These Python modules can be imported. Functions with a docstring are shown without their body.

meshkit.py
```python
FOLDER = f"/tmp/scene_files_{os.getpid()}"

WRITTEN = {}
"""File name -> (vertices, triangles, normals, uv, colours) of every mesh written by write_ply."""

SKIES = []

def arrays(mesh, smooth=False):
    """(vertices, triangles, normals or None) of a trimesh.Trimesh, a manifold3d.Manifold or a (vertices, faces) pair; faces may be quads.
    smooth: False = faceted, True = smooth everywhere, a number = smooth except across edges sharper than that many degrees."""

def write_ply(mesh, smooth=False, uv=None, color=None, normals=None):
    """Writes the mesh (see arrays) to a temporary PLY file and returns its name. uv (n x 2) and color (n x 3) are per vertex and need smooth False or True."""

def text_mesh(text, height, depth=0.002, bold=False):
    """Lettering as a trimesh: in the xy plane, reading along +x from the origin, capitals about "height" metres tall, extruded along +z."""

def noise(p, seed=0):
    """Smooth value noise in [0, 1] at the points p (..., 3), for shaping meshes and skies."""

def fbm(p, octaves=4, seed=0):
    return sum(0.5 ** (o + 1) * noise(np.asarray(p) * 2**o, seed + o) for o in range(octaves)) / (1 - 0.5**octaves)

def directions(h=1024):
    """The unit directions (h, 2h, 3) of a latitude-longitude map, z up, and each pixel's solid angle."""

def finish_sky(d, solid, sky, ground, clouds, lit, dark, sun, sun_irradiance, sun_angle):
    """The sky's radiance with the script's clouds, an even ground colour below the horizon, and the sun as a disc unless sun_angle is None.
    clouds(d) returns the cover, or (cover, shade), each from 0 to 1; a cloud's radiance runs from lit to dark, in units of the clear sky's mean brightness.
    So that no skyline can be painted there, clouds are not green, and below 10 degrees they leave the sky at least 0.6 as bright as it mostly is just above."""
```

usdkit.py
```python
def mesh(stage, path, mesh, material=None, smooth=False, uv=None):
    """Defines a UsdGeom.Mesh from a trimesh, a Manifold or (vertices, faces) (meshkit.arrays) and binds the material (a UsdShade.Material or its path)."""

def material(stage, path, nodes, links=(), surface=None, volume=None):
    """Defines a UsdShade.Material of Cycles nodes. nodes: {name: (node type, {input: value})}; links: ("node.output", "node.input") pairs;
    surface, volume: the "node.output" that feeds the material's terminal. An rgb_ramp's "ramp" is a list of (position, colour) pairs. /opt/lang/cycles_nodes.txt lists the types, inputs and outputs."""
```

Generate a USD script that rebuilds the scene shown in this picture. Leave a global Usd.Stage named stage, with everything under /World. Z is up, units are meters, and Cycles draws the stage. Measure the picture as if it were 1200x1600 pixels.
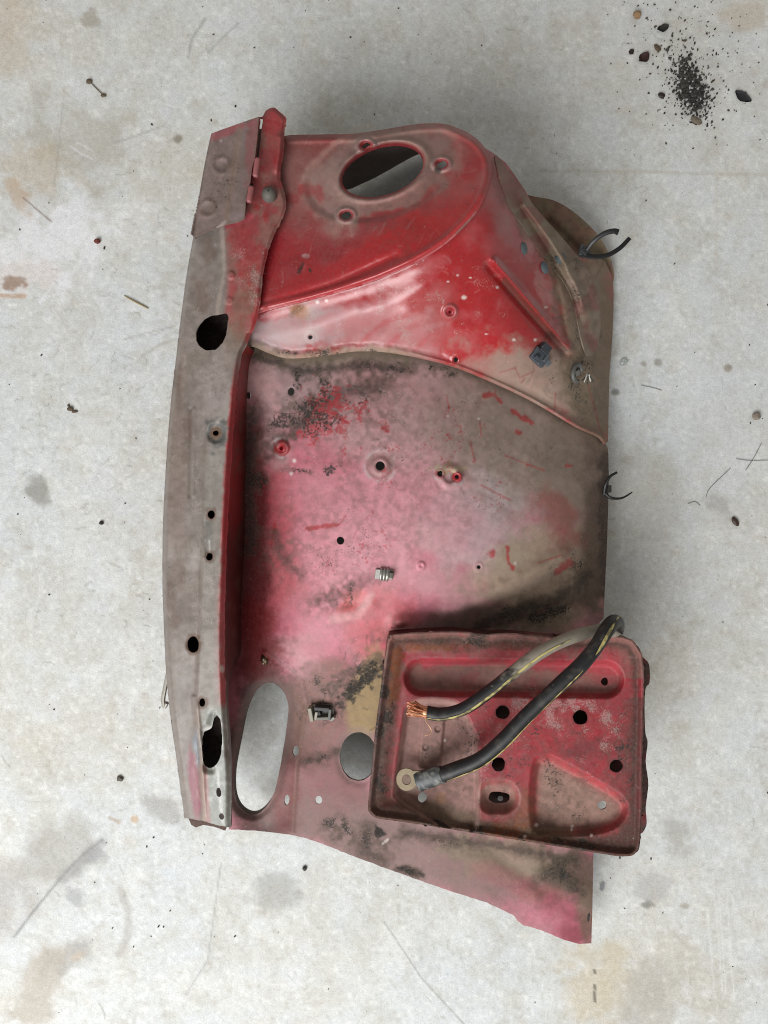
import math, random
import numpy as np, trimesh, shapely, usdkit, meshkit
from scipy.spatial import Delaunay, cKDTree
from scipy.interpolate import RBFInterpolator, RegularGridInterpolator
from shapely.geometry import Polygon, Point, LineString
from shapely import affinity
from pxr import Usd, UsdGeom, UsdShade, UsdLux, Gf, Sdf, Vt

random.seed(7); RNG = np.random.default_rng(7)
stage = Usd.Stage.CreateInMemory()
UsdGeom.SetStageUpAxis(stage, UsdGeom.Tokens.z); UsdGeom.SetStageMetersPerUnit(stage, 1.0)
world = UsdGeom.Xform.Define(stage, '/World'); UsdGeom.Scope.Define(stage, '/World/Looks')
stage.SetDefaultPrim(world.GetPrim())

# ------------------------------------------------------------------ camera, light, exposure
CAM_H = 0.85                       # a phone held about 0.85 m above the floor, looking straight down
K = 1155.0                         # focal length in pixels of a 1200 x 1600 picture
cam = UsdGeom.Camera.Define(stage, '/World/camera')
cam.AddTranslateOp().Set(Gf.Vec3d(0, 0, CAM_H))
cam.CreateFocalLengthAttr(26.0)
cam.CreateHorizontalApertureAttr(26.0 * 1200 / K); cam.CreateVerticalApertureAttr(26.0 * 1600 / K)
cam.CreateClippingRangeAttr(Gf.Vec2f(0.02, 100)); cam.CreateExposureAttr(0.0)

def aim(prim, pos, target):
    p, t = np.array(pos, float), np.array(target, float)
    z = (p - t) / np.linalg.norm(p - t); x = np.cross([0, 0, 1.0], z); x /= np.linalg.norm(x); y = np.cross(z, x)
    m = Gf.Matrix4d(*x, 0, *y, 0, *z, 0, *p, 1)
    UsdGeom.Xformable(prim).AddTransformOp().Set(m)

def rect(name, pos, target, w, h, power, color):
    l = UsdLux.RectLight.Define(stage, '/World/' + name)
    l.CreateWidthAttr(w); l.CreateHeightAttr(h); l.CreateIntensityAttr(power); l.CreateColorAttr(Gf.Vec3f(*color))
    aim(l, pos, target); return l
# daylight through a wide open garage door, lower left of the picture
rect('door_light', (-1.1, -1.95, 1.9), (0.0, 0.0, 0.05), 2.2, 1.7, 8.9, (0.985, 0.995, 1.0))
usdkit.material(stage, '/World/Looks/sky', {'b': ('background_shader', {'color': (1.0, 0.965, 0.90), 'strength': 0.30})}, surface='b.background')
dome = UsdLux.DomeLight.Define(stage, '/World/sky')
UsdShade.MaterialBindingAPI.Apply(dome.GetPrim()).Bind(UsdShade.Material.Get(stage, '/World/Looks/sky'))

# ------------------------------------------------------------------ small helpers
def at(px, py, z):
    """World point that stands at height z on the line of sight of a 1200x1600 picture position."""
    px, py, z = np.broadcast_arrays(np.asarray(px, float), np.asarray(py, float), np.asarray(z, float))
    return np.stack([(px - 600) / K * (CAM_H - z), (800 - py) / K * (CAM_H - z), z], -1)
def c(r, g, b, k=1.0):
    v = np.array([r, g, b], float) / 255
    return np.where(v <= .04045, v / 12.92, ((v + .055) / 1.055) ** 2.4) * k
def sstep(a, b, x):
    t = np.clip((x - a) / (b - a), 0, 1); return t * t * (3 - 2 * t)
def fb(x, y, s, seed=0, o=3):
    return meshkit.fbm(np.stack([x / s, y / s, np.full_like(x, 0.37 + seed * 3.1)], -1), o, seed)
def seg_dist(x, y, pts):
    d = np.full(x.shape, 1e9)
    for (ax, ay), (bx, by) in zip(pts[:-1], pts[1:]):
        vx, vy = bx - ax, by - ay
        t = np.clip(((x - ax) * vx + (y - ay) * vy) / max(vx * vx + vy * vy, 1e-9), 0, 1)
        d = np.minimum(d, np.hypot(x - ax - t * vx, y - ay - t * vy))
    return d
def sdf(x, y, poly):
    """signed distance, negative inside"""
    p = Polygon(poly); ring = list(p.exterior.coords)
    d = seg_dist(x, y, ring)
    return np.where(shapely.contains_xy(p, x, y), -d, d)
def spline(pts, n=12):
    """Catmull-Rom through the points (any dimension)."""
    P = np.array(pts, float); P = np.vstack([2 * P[0] - P[1], P, 2 * P[-1] - P[-2]])
    out = []
    for i in range(1, len(P) - 2):
        for t in np.linspace(0, 1, n, endpoint=False):
            a, b, c_, d = P[i - 1], P[i], P[i + 1], P[i + 2]
            out.append(.5 * ((2 * b) + (-a + c_) * t + (2 * a - 5 * b + 4 * c_ - d) * t * t + (-a + 3 * b - 3 * c_ + d) * t ** 3))
    out.append(P[-2]); return np.array(out)
def ell(cx, cy, rx, ry=None, rot=0, n=28):
    ry = rx if ry is None else ry
    a = np.linspace(0, 2 * np.pi, n, endpoint=False); r = math.radians(rot)
    x, y = rx * np.cos(a), ry * np.sin(a)
    return np.stack([cx + x * math.cos(r) - y * math.sin(r), cy + x * math.sin(r) + y * math.cos(r)], -1)
def closed(pts, n=8):
    P = np.array(pts, float); q = spline(np.vstack([P[-1:], P, P[:2]]), n); return q[n:-n - 1] if len(q) > 2 * n + 1 else P
def field(ctrl, step=10, smooth=0.0):
    """smooth height field through control points (x, y, z)"""
    ctrl = np.array(ctrl, float)
    f = RBFInterpolator(ctrl[:, :2] / 100, ctrl[:, 2], kernel='thin_plate_spline', smoothing=smooth)
    x0, y0 = ctrl[:, :2].min(0) - 60; x1, y1 = ctrl[:, :2].max(0) + 60
    gx, gy = np.arange(x0, x1 + step, step), np.arange(y0, y1 + step, step)
    X, Y = np.meshgrid(gx, gy, indexing='ij')
    g = RegularGridInterpolator((gx, gy), f(np.stack([X.ravel(), Y.ravel()], -1) / 100).reshape(X.shape), method='cubic' if False else 'linear', bounds_error=False, fill_value=None)
    from scipy.ndimage import spline_filter, map_coordinates
    Z = g.values
    C = spline_filter(Z, order=3)
    def h(x, y):
        return map_coordinates(C, [(np.asarray(x) - x0) / step, (np.asarray(y) - y0) / step], order=3, prefilter=False, mode='nearest')
    return h

# ------------------------------------------------------------------ prims
USED = {}
def path_for(name, parent):
    base = (parent or '/World') + '/' + name
    k = USED.get(base, 0); USED[base] = k + 1
    return base if k == 0 else f'{base}_{k:03d}'
def look(name, nodes, links=(), surface='p.BSDF', volume=None):
    return usdkit.material(stage, '/World/Looks/' + name, nodes, links, surface=surface, volume=volume)
def info(prim, label=None, cat=None, group=None, kind=None):
    p = prim if isinstance(prim, Usd.Prim) else prim.GetPrim()
    for k, v in (('label', label), ('category', cat), ('group', group), ('kind', kind)):
        if v: p.SetCustomDataByKey(k, v)
    return p
def xform(name, loc=(0, 0, 0)):
    x = UsdGeom.Xform.Define(stage, path_for(name, None)); x.AddTranslateOp().Set(Gf.Vec3d(*map(float, loc))); return x
class Soup:
    """collects vertices with normal, colour, gloss -> one mesh"""
    def __init__(s): s.v, s.f, s.n, s.c, s.r, s.mk, s.k = [], [], [], [], [], [], 0
    def add(s, v, f, n, col, rg, mk=0.0):
        v = np.asarray(v, float); s.v.append(v); s.f.append(np.asarray(f, int) + s.k); s.k += len(v)
        s.n.append(np.asarray(n, float)); s.c.append(np.broadcast_to(np.asarray(col, float), (len(v), 3))); s.r.append(np.broadcast_to(np.asarray(rg, float), (len(v),))); s.mk.append(np.broadcast_to(np.asarray(mk, float), (len(v), 3)))
    def add_mesh(s, m, col, rg=0.5, smooth=30):
        v, f, n = meshkit.arrays(m, smooth)
        if n is None:
            v, f, n = meshkit.arrays(m, 1)
        s.add(v, f, n, col, rg)
    def build(s, name, mat, parent=None, origin=(0, 0, 0)):
        p = path_for(name, parent if (parent is None or isinstance(parent, str)) else str(parent.GetPath()))
        v = np.vstack(s.v) - np.array(origin, float); f = np.vstack(s.f)
        m = UsdGeom.Mesh.Define(stage, p)
        m.CreatePointsAttr(Vt.Vec3fArray.FromNumpy(v.astype(np.float32)))
        m.CreateFaceVertexCountsAttr(Vt.IntArray.FromNumpy(np.full(len(f), 3, np.int32)))
        m.CreateFaceVertexIndicesAttr(Vt.IntArray.FromNumpy(f.astype(np.int32).ravel()))
        m.CreateSubdivisionSchemeAttr('none')
        m.CreateNormalsAttr(Vt.Vec3fArray.FromNumpy(np.vstack(s.n).astype(np.float32))); m.SetNormalsInterpolation('vertex')
        pv = UsdGeom.PrimvarsAPI(m)
        pv.CreatePrimvar('Cd', Sdf.ValueTypeNames.Color3fArray, 'vertex').Set(Vt.Vec3fArray.FromNumpy(np.vstack(s.c).astype(np.float32)))
        if any(m_.any() for m_ in s.mk): pv.CreatePrimvar('Mk', Sdf.ValueTypeNames.Color3fArray, 'vertex').Set(Vt.Vec3fArray.FromNumpy(np.vstack(s.mk).astype(np.float32)))
        pv.CreatePrimvar('Rg', Sdf.ValueTypeNames.FloatArray, 'vertex').Set(Vt.FloatArray.FromNumpy(np.concatenate(s.r).astype(np.float32)))
        UsdShade.MaterialBindingAPI.Apply(m.GetPrim()).Bind(mat)
        return m

def normals(v, f):
    n = np.zeros_like(v); fn = np.cross(v[f[:, 1]] - v[f[:, 0]], v[f[:, 2]] - v[f[:, 0]])
    for k in range(3): np.add.at(n, f[:, k], fn)
    l = np.linalg.norm(n, axis=1, keepdims=True); return np.where(l > 0, n / np.maximum(l, 1e-20), [0, 0, 1.0])

def triangulate(outline, holes, step):
    poly = Polygon(outline, [h for h in holes])
    if not poly.is_valid: poly = poly.buffer(0)
    if poly.geom_type != 'Polygon': poly = max(poly.geoms, key=lambda g: g.area)
    rings = [poly.exterior] + list(poly.interiors); B = []
    for r in rings:
        L = r.length; st = step * .8 if r is poly.exterior else min(step * .8, L / 24)
        co = []
        C = np.array(r.coords)
        for a, b in zip(C[:-1], C[1:]):
            k = max(1, int(math.ceil(np.hypot(*(b - a)) / st)))
            co.append(a + (b - a) * (np.arange(k) / k)[:, None])
        B.append(np.vstack(co))
    B = np.vstack(B)
    x0, y0, x1, y1 = poly.bounds
    X, Y = np.meshgrid(np.arange(x0, x1, step), np.arange(y0, y1, step))
    X[::2] += step * .5
    G = np.stack([X.ravel(), Y.ravel()], -1) + np.random.default_rng(3).uniform(-.12, .12, (X.size, 2)) * step
    shapely.prepare(poly)
    G = G[shapely.contains_xy(poly, G[:, 0], G[:, 1])]
    d, _ = cKDTree(B).query(G); G = G[d > step * .55]
    P = np.vstack([B, G]); T = Delaunay(P).simplices
    cen = P[T].mean(1); nb = (T < len(B)).sum(1)
    keep = np.ones(len(T), bool); chk = nb >= 2
    keep[chk] = shapely.contains_xy(poly, cen[chk, 0], cen[chk, 1]); T = T[keep]
    a, b, d_ = P[T[:, 0]], P[T[:, 1]], P[T[:, 2]]
    area = (b[:, 0] - a[:, 0]) * (d_[:, 1] - a[:, 1]) - (b[:, 1] - a[:, 1]) * (d_[:, 0] - a[:, 0])
    T = T[np.abs(area) > 1e-6]; area = area[np.abs(area) > 1e-6]
    T[area > 0] = T[area > 0][:, ::-1]            # picture y runs down: make the sheet face up
    return P, T

def boundary(T):
    E = np.vstack([T[:, [0, 1]], T[:, [1, 2]], T[:, [2, 0]]]); k = np.sort(E, 1)
    _, idx, cnt = np.unique(k, axis=0, return_index=True, return_counts=True)
    return E[idx[cnt == 1]]

UNDER = np.array([.06, .05, .044])
def sheet(soup, outline, holes, zf, paint, step=2.2, t=0.0013, under=UNDER, edge=None, rag=0):
    """sheet metal: height field over an outline with real holes, thickness and turned edges"""
    P, T = triangulate(outline, holes, step)
    if rag: P = P + (np.stack([fb(P[:, 0], P[:, 1], 7, 95), fb(P[:, 0], P[:, 1], 7, 96)], -1) - .5) * rag
    x, y = P[:, 0], P[:, 1]
    V = at(x, y, zf(x, y)); N = normals(V, T); col, rg, mk = paint(x, y)
    soup.add(V, T, N, col, rg, mk)
    V2 = V - N * t
    soup.add(V2, T[:, ::-1], -N, under, .8)
    E = boundary(T); a, b = E[:, 0], E[:, 1]; m = len(E)
    W = np.vstack([V[a], V[b], V2[b], V2[a]]); i = np.arange(m)
    F = np.vstack([np.stack([i, i + 2 * m, i + m], -1), np.stack([i, i + 3 * m, i + 2 * m], -1)])
    fn = np.cross(V2[b] - V[a], V[b] - V[a]); fn /= np.maximum(np.linalg.norm(fn, axis=1, keepdims=True), 1e-20)
    soup.add(W, F, np.vstack([fn] * 4), np.vstack([col[a], col[b], col[b], col[a]]) if edge is None else edge, .6)
def skirt(soup, pts, zf, zbot, paint, flare=(0, 0), rows=14, t=0.0013, n=6, under=UNDER, side=1, wob=.002):
    """metal wall hanging from an edge of picture points down to height zbot, both faces"""
    p = spline(pts, n); x, y = p[:, 0], p[:, 1]; zt = zf(x, y) - .0006
    zb = np.broadcast_to(zbot(x, y) if callable(zbot) else zbot, x.shape); fl = flare(x, y) if callable(flare) else np.broadcast_to(np.array(flare, float), (len(x), 2))
    top = at(x, y, zt); s = np.linspace(0, 1, rows)[:, None, None]
    V = np.repeat(top[None], rows, 0); V[..., 2] = zt + (zb - zt) * s[..., 0]
    V[..., :2] = top[None, :, :2] + fl[None] * (s ** 1.6)
    w = (meshkit.fbm(V * 28, 3, 5) - .5) * wob * np.minimum(1, s[..., 0] * 4)
    tang = np.gradient(top[:, :2], axis=0); tang /= np.maximum(np.linalg.norm(tang, axis=1, keepdims=True), 1e-12)
    nor = np.stack([tang[:, 1], -tang[:, 0]], -1) * side
    V[..., :2] += nor[None] * w[..., None]
    R, Cn = V.shape[:2]; i = np.arange(R * Cn).reshape(R, Cn)
    q = np.stack([i[:-1, :-1], i[1:, :-1], i[1:, 1:], i[:-1, 1:]], -1).reshape(-1, 4)
    F = np.vstack([q[:, [0, 1, 2]], q[:, [0, 2, 3]]]); v = V.reshape(-1, 3); N = normals(v, F)
    if (N[:, :2].reshape(R, Cn, 2) * nor[None]).sum() < 0: F = F[:, ::-1]; N = -N
    X = np.broadcast_to(x, (R, Cn)).ravel(); S = np.broadcast_to(s[..., 0], (R, Cn)).ravel(); Y = np.broadcast_to(y, (R, Cn)).ravel()
    col, rg, mk = paint(X, Y, S)
    soup.add(v, F, N, col, rg, mk); soup.add(v - N * t, F[:, ::-1], -N, under, .8)

class Paint:
    """colours of the things: paint, dust, dirt, rust, scratches, in places painted shade and highlights"""
    def __init__(s, x, y, base, rough=.55):
        s.x, s.y = x, y; s.col = np.tile(np.asarray(base, float), (len(x), 1)); s.rg = np.full(len(x), rough); s.cache = {}; s.mk = np.zeros((len(x), 3))
    def nz(s, sc, seed=0, o=3):
        k = (sc, seed, o)
        if k not in s.cache: s.cache[k] = fb(s.x, s.y, sc, seed, o)
        return s.cache[k]
    def lay(s, m, col, rough=None):
        m = np.clip(m, 0, 1)[:, None]; s.col = s.col * (1 - m) + np.asarray(col) * m
        if rough is not None: s.rg = s.rg * (1 - m[:, 0]) + rough * m[:, 0]
    def blob(s, cx, cy, rx, ry, col, a=1., rot=0, soft=.5, nz=.8, sc=40, seed=1, rough=None):
        r = math.radians(rot); dx, dy = s.x - cx, s.y - cy
        u, v = (dx * math.cos(r) + dy * math.sin(r)) / rx, (-dx * math.sin(r) + dy * math.cos(r)) / ry
        d = np.hypot(u, v) + (s.nz(sc, seed) - .5) * nz * 2 + ((s.nz(9, 91) - .5) * .32 + (s.nz(4.5, 92, 2) - .5) * .3) * min(1, 60 / min(rx, ry))
        s.lay(a * sstep(1 + soft * .72, 1 - soft * .72, d), col, rough)
    def stroke(s, pts, w, col, a=1., soft=.5, nz=.5, sc=14, seed=2, rough=None):
        p = np.array(pts, float); lo, hi = p.min(0) - w * 3 - 4, p.max(0) + w * 3 + 4
        k = (s.x > lo[0]) & (s.x < hi[0]) & (s.y > lo[1]) & (s.y < hi[1])
        if not k.any(): return
        d = seg_dist(s.x[k], s.y[k], pts) / w + ((s.nz(sc, seed)[k] - .5) * nz * 2 if nz else 0)
        m = np.zeros(len(s.x)); m[k] = a * sstep(1 + soft, 1 - soft, d); s.lay(m, col, rough)
    def poly(s, pts, w, col, a=1., rough=None, nz=0, sc=20, seed=3):
        d = sdf(s.x, s.y, pts) + ((s.nz(sc, seed) - .5) * nz * 2 if nz else 0)
        s.lay(a * sstep(w, -w, d), col, rough)
    def specks(s, cx, cy, rx, ry, col=None, amount=.5, rot=0, sc=5, seed=4, a=1., clump=22, ch=None):
        """density of dirt crumbs (0), paint chips (1) or pale flecks (2): clumped, thinning out to the edge of the patch"""
        r = math.radians(rot); dx, dy = s.x - cx, s.y - cy
        u, v = (dx * math.cos(r) + dy * math.sin(r)) / rx, (-dx * math.sin(r) + dy * math.cos(r)) / ry
        e = sstep(0, .9, 1.15 - np.hypot(u, v) + (s.nz(26, 71) - .5) * 1.3)
        if ch is None: ch = 0 if (col is None or np.mean(col) < .12) else 2
        if ch == 0: s.lay(np.clip(e * amount, 0, 1) * .55 * sstep(.36, .66, s.nz(7, 73)), c(84, 72, 58), .85)
        s.mk[:, ch] = np.maximum(s.mk[:, ch], np.clip(amount * e * (.25 + 1.5 * sstep(.3, .75, s.nz(clump, seed + 7, 3))), 0, 1.3) * min(1, a + .3))
    def hairs(s, n, box, col, ln=(8, 30), w=1.2, a=.8, seed=1, ang=None, rough=None):
        g = np.random.default_rng(seed); w = w * .8; a = a * .75
        for _ in range(n):
            x, y = g.uniform(box[0], box[2]), g.uniform(box[1], box[3]); th = g.uniform(0, 2 * np.pi) if ang is None else math.radians(g.normal(ang, 25))
            L = g.uniform(*ln); b = g.normal(0, .5); pts = [(x, y)]
            for k in range(4):
                x += math.cos(th) * L / 4; y += math.sin(th) * L / 4; th += b * .4 + g.normal(0, .15); pts.append((x, y))
            s.stroke(pts, w * g.uniform(.7, 1.5), col, a * g.uniform(.4, 1), soft=.6, nz=0, rough=rough)
    def mottle(s, amp=.14, seed=9, tone=(.80, .74, .70)):
        s.col = s.col * np.array(tone)
        k = 1 + amp * ((s.nz(5, seed, 2) - .5) * 1.6 + (s.nz(60, seed + 1, 3) - .5) * 1.4)
        s.col = np.clip(s.col * k[:, None], 0, .95); return s.col, np.clip(s.rg, .1, 1), s.mk

# the apron's colours, with maroon for the painted rail shadow
RED = c(190, 28, 36); DEEP = c(150, 18, 28); PINK = c(202, 124, 140); ROSE = c(186, 88, 106); DUSTY = c(190, 165, 161); MAUVE = c(160, 138, 138)
BEIGE = c(166, 154, 140); TAN = c(132, 119, 102); GRIME = c(34, 30, 26); BROWN = c(82, 62, 50); RUST = c(140, 78, 34); DKRUST = c(92, 50, 32); BARE = c(170, 178, 178); CHALK = c(206, 196, 196); SHADE_MAROON = c(92, 24, 26)

# ------------------------------------------------------------------ materials
def noise_mul(scale, lo, hi, detail=4):
    return ('noise_texture', {'scale': scale, 'detail': float(detail), 'roughness': .6}), ('map_range', {'from_min': .3, 'from_max': .7, 'to_min': lo, 'to_max': hi})
def sheet_look(name, metallic=0.0, spec=.5, bump=.25, fine=1.0, speck=.5, dusty=.0, chip=(.40, .02, .03)):
    n1, r1 = noise_mul(1400, 1 - .18 * fine, 1 + .18 * fine); n2, r2 = noise_mul(150, 1 - .12 * fine, 1 + .12 * fine)
    nodes = {
        'g': ('geometry', {}), 'cd': ('attribute', {'attribute': 'Cd'}), 'rg': ('attribute', {'attribute': 'Rg'}),
        'n1': n1, 'r1': r1, 'n2': n2, 'r2': r2, 'mm': ('math', {'math_type': 'multiply'}),
        'sc': ('vector_math', {'math_type': 'scale'}),
        'vo': ('voronoi_texture', {'scale': 150.0}), 'vr': ('map_range', {'from_min': .06, 'from_max': .09, 'to_min': speck, 'to_max': 0.0, 'clamp': True}),
        'vn': ('noise_texture', {'scale': 30.0}), 'vk': ('map_range', {'from_min': .52, 'from_max': .6, 'to_min': 0.0, 'to_max': 1.0, 'clamp': True}), 'vm': ('math', {'math_type': 'multiply'}),
        'mx': ('mix_color', {'b': (.62, .58, .55)}),
        'b': ('bump', {'strength': bump, 'distance': .0006}),
        'rm': ('math', {'math_type': 'multiply'}),
        'p': ('principled_bsdf', {'metallic': metallic, 'specular_ior_level': spec})}
    links = [('g.position', 'n1.vector'), ('g.position', 'n2.vector'), ('g.position', 'vo.vector'), ('g.position', 'vn.vector'),
         ('n1.fac', 'r1.value'), ('n2.fac', 'r2.value'), ('r1.result', 'mm.value1'), ('r2.result', 'mm.value2'),
         ('cd.color', 'sc.vector1'), ('mm.value', 'sc.scale'), ('vo.distance', 'vr.value'), ('vn.fac', 'vk.value'), ('vr.result', 'vm.value1'), ('vk.result', 'vm.value2'),
         ('vm.value', 'mx.fac'), ('sc.vector', 'mx.a'),
         ('rg.fac', 'rm.value1'), ('r2.result', 'rm.value2'), ('rm.value', 'p.roughness'),
         ('n1.fac', 'b.height'), ('b.normal', 'p.normal')]
    last = 'mx.result'
    if dusty:
        # film of dust that lies in patches, thicker where the surface is dull
        nodes.update({'dn': ('noise_texture', {'scale': 320.0, 'detail': 6.0, 'roughness': .75}), 'dr': ('map_range', {'from_min': .44, 'from_max': .68, 'to_min': 0.0, 'to_max': dusty, 'clamp': True}), 'dm': ('math', {'math_type': 'multiply'}), 'dx': ('mix_color', {'b': (.33, .27, .24)})})
        links += [('g.position', 'dn.vector'), ('dn.fac', 'dr.value'), ('dr.result', 'dm.value1'), ('rg.fac', 'dm.value2'), ('dm.value', 'dx.fac'), (last, 'dx.a')]; last = 'dx.result'
        nodes.update({'mk': ('attribute', {'attribute': 'Mk'}), 'ms': ('separate_color', {'color_type': 'rgb'})}); links += [('mk.color', 'ms.color')]
        for k, (ch, sc_, col, off, al) in enumerate((('g', 330.0, chip, 3.1, .7), ('b', 700.0, (.44, .38, .35), 7.7, .45), ('r', 430.0, (.022, .018, .014), 0.4, .9))):
            nodes.update({f'q{k}m': ('mapping', {'location': (off, off * .7, off * 1.3)}), f'q{k}n': ('noise_texture', {'scale': sc_, 'detail': 5.0, 'roughness': .68}), f'q{k}a': ('math', {'math_type': 'multiply_add', 'value2': .27}),
                          f'q{k}r': ('map_range', {'from_min': .765, 'from_max': .85, 'to_min': 0.0, 'to_max': al, 'clamp': True}), f'q{k}x': ('mix_color', {'b': col})})
            links += [('g.position', f'q{k}m.vector'), (f'q{k}m.vector', f'q{k}n.vector'), (f'ms.{ch}', f'q{k}a.value1'), (f'q{k}n.fac', f'q{k}a.value3'), (f'q{k}a.value', f'q{k}r.value'), (f'q{k}r.result', f'q{k}x.fac'), (last, f'q{k}x.a')]; last = f'q{k}x.result'
    links.append((last, 'p.base_color'))
    return look(name, nodes, links)
PAINTED = sheet_look('weathered_red_paint', dusty=.22, bump=.5, spec=.6)
GLOSSY = sheet_look('semi_gloss_red_paint', dusty=.26, fine=.5, bump=.14, spec=.75)
PLAIN = sheet_look('weathered_plastic', fine=.6, speck=.25)
METAL = sheet_look('dull_metal', metallic=.85, fine=.6, speck=.1)
COPPER = sheet_look('bare_copper', metallic=.45, bump=.1, fine=.5, speck=0.)
RUBBER = sheet_look('rubber_sheath', bump=.12, fine=.8, speck=.25)
CRUMB = sheet_look('dirt_crumbs', bump=.6, fine=1.2, speck=.3)

n1, r1 = noise_mul(620, .85, 1.13, 6); n2, r2 = noise_mul(200, .91, 1.08, 6)
CONCRETE = look('concrete', {
    'g': ('geometry', {}), 'cd': ('attribute', {'attribute': 'Cd'}), 'n1': n1, 'r1': r1, 'n2': n2, 'r2': r2, 'mm': ('math', {'math_type': 'multiply'}), 'sc': ('vector_math', {'math_type': 'scale'}),
    'vo': ('voronoi_texture', {'scale': 120.0}), 'vr': ('map_range', {'from_min': .035, 'from_max': .075, 'to_min': .6, 'to_max': 0.0, 'clamp': True}),
    'vn': ('noise_texture', {'scale': 14.0}), 'vk': ('map_range', {'from_min': .46, 'from_max': .62, 'to_min': 0.0, 'to_max': 1.0, 'clamp': True}), 'vm': ('math', {'math_type': 'multiply'}),
    'mx': ('mix_color', {'b': (.12, .11, .1)}),
    'b': ('bump', {'strength': .35, 'distance': .0006}), 'p': ('principled_bsdf', {'roughness': .62, 'specular_ior_level': .35})},
    [('g.position', 'n1.vector'), ('g.position', 'n2.vector'), ('g.position', 'vo.vector'), ('g.position', 'vn.vector'), ('n1.fac', 'r1.value'), ('n2.fac', 'r2.value'),
     ('r1.result', 'mm.value1'), ('r2.result', 'mm.value2'), ('cd.color', 'sc.vector1'), ('mm.value', 'sc.scale'),
     ('vo.distance', 'vr.value'), ('vn.fac', 'vk.value'), ('vr.result', 'vm.value1'), ('vk.result', 'vm.value2'), ('vm.value', 'mx.fac'), ('sc.vector', 'mx.a'), ('mx.result', 'p.base_color'),
     ('n1.fac', 'b.height'), ('b.normal', 'p.normal')])

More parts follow.
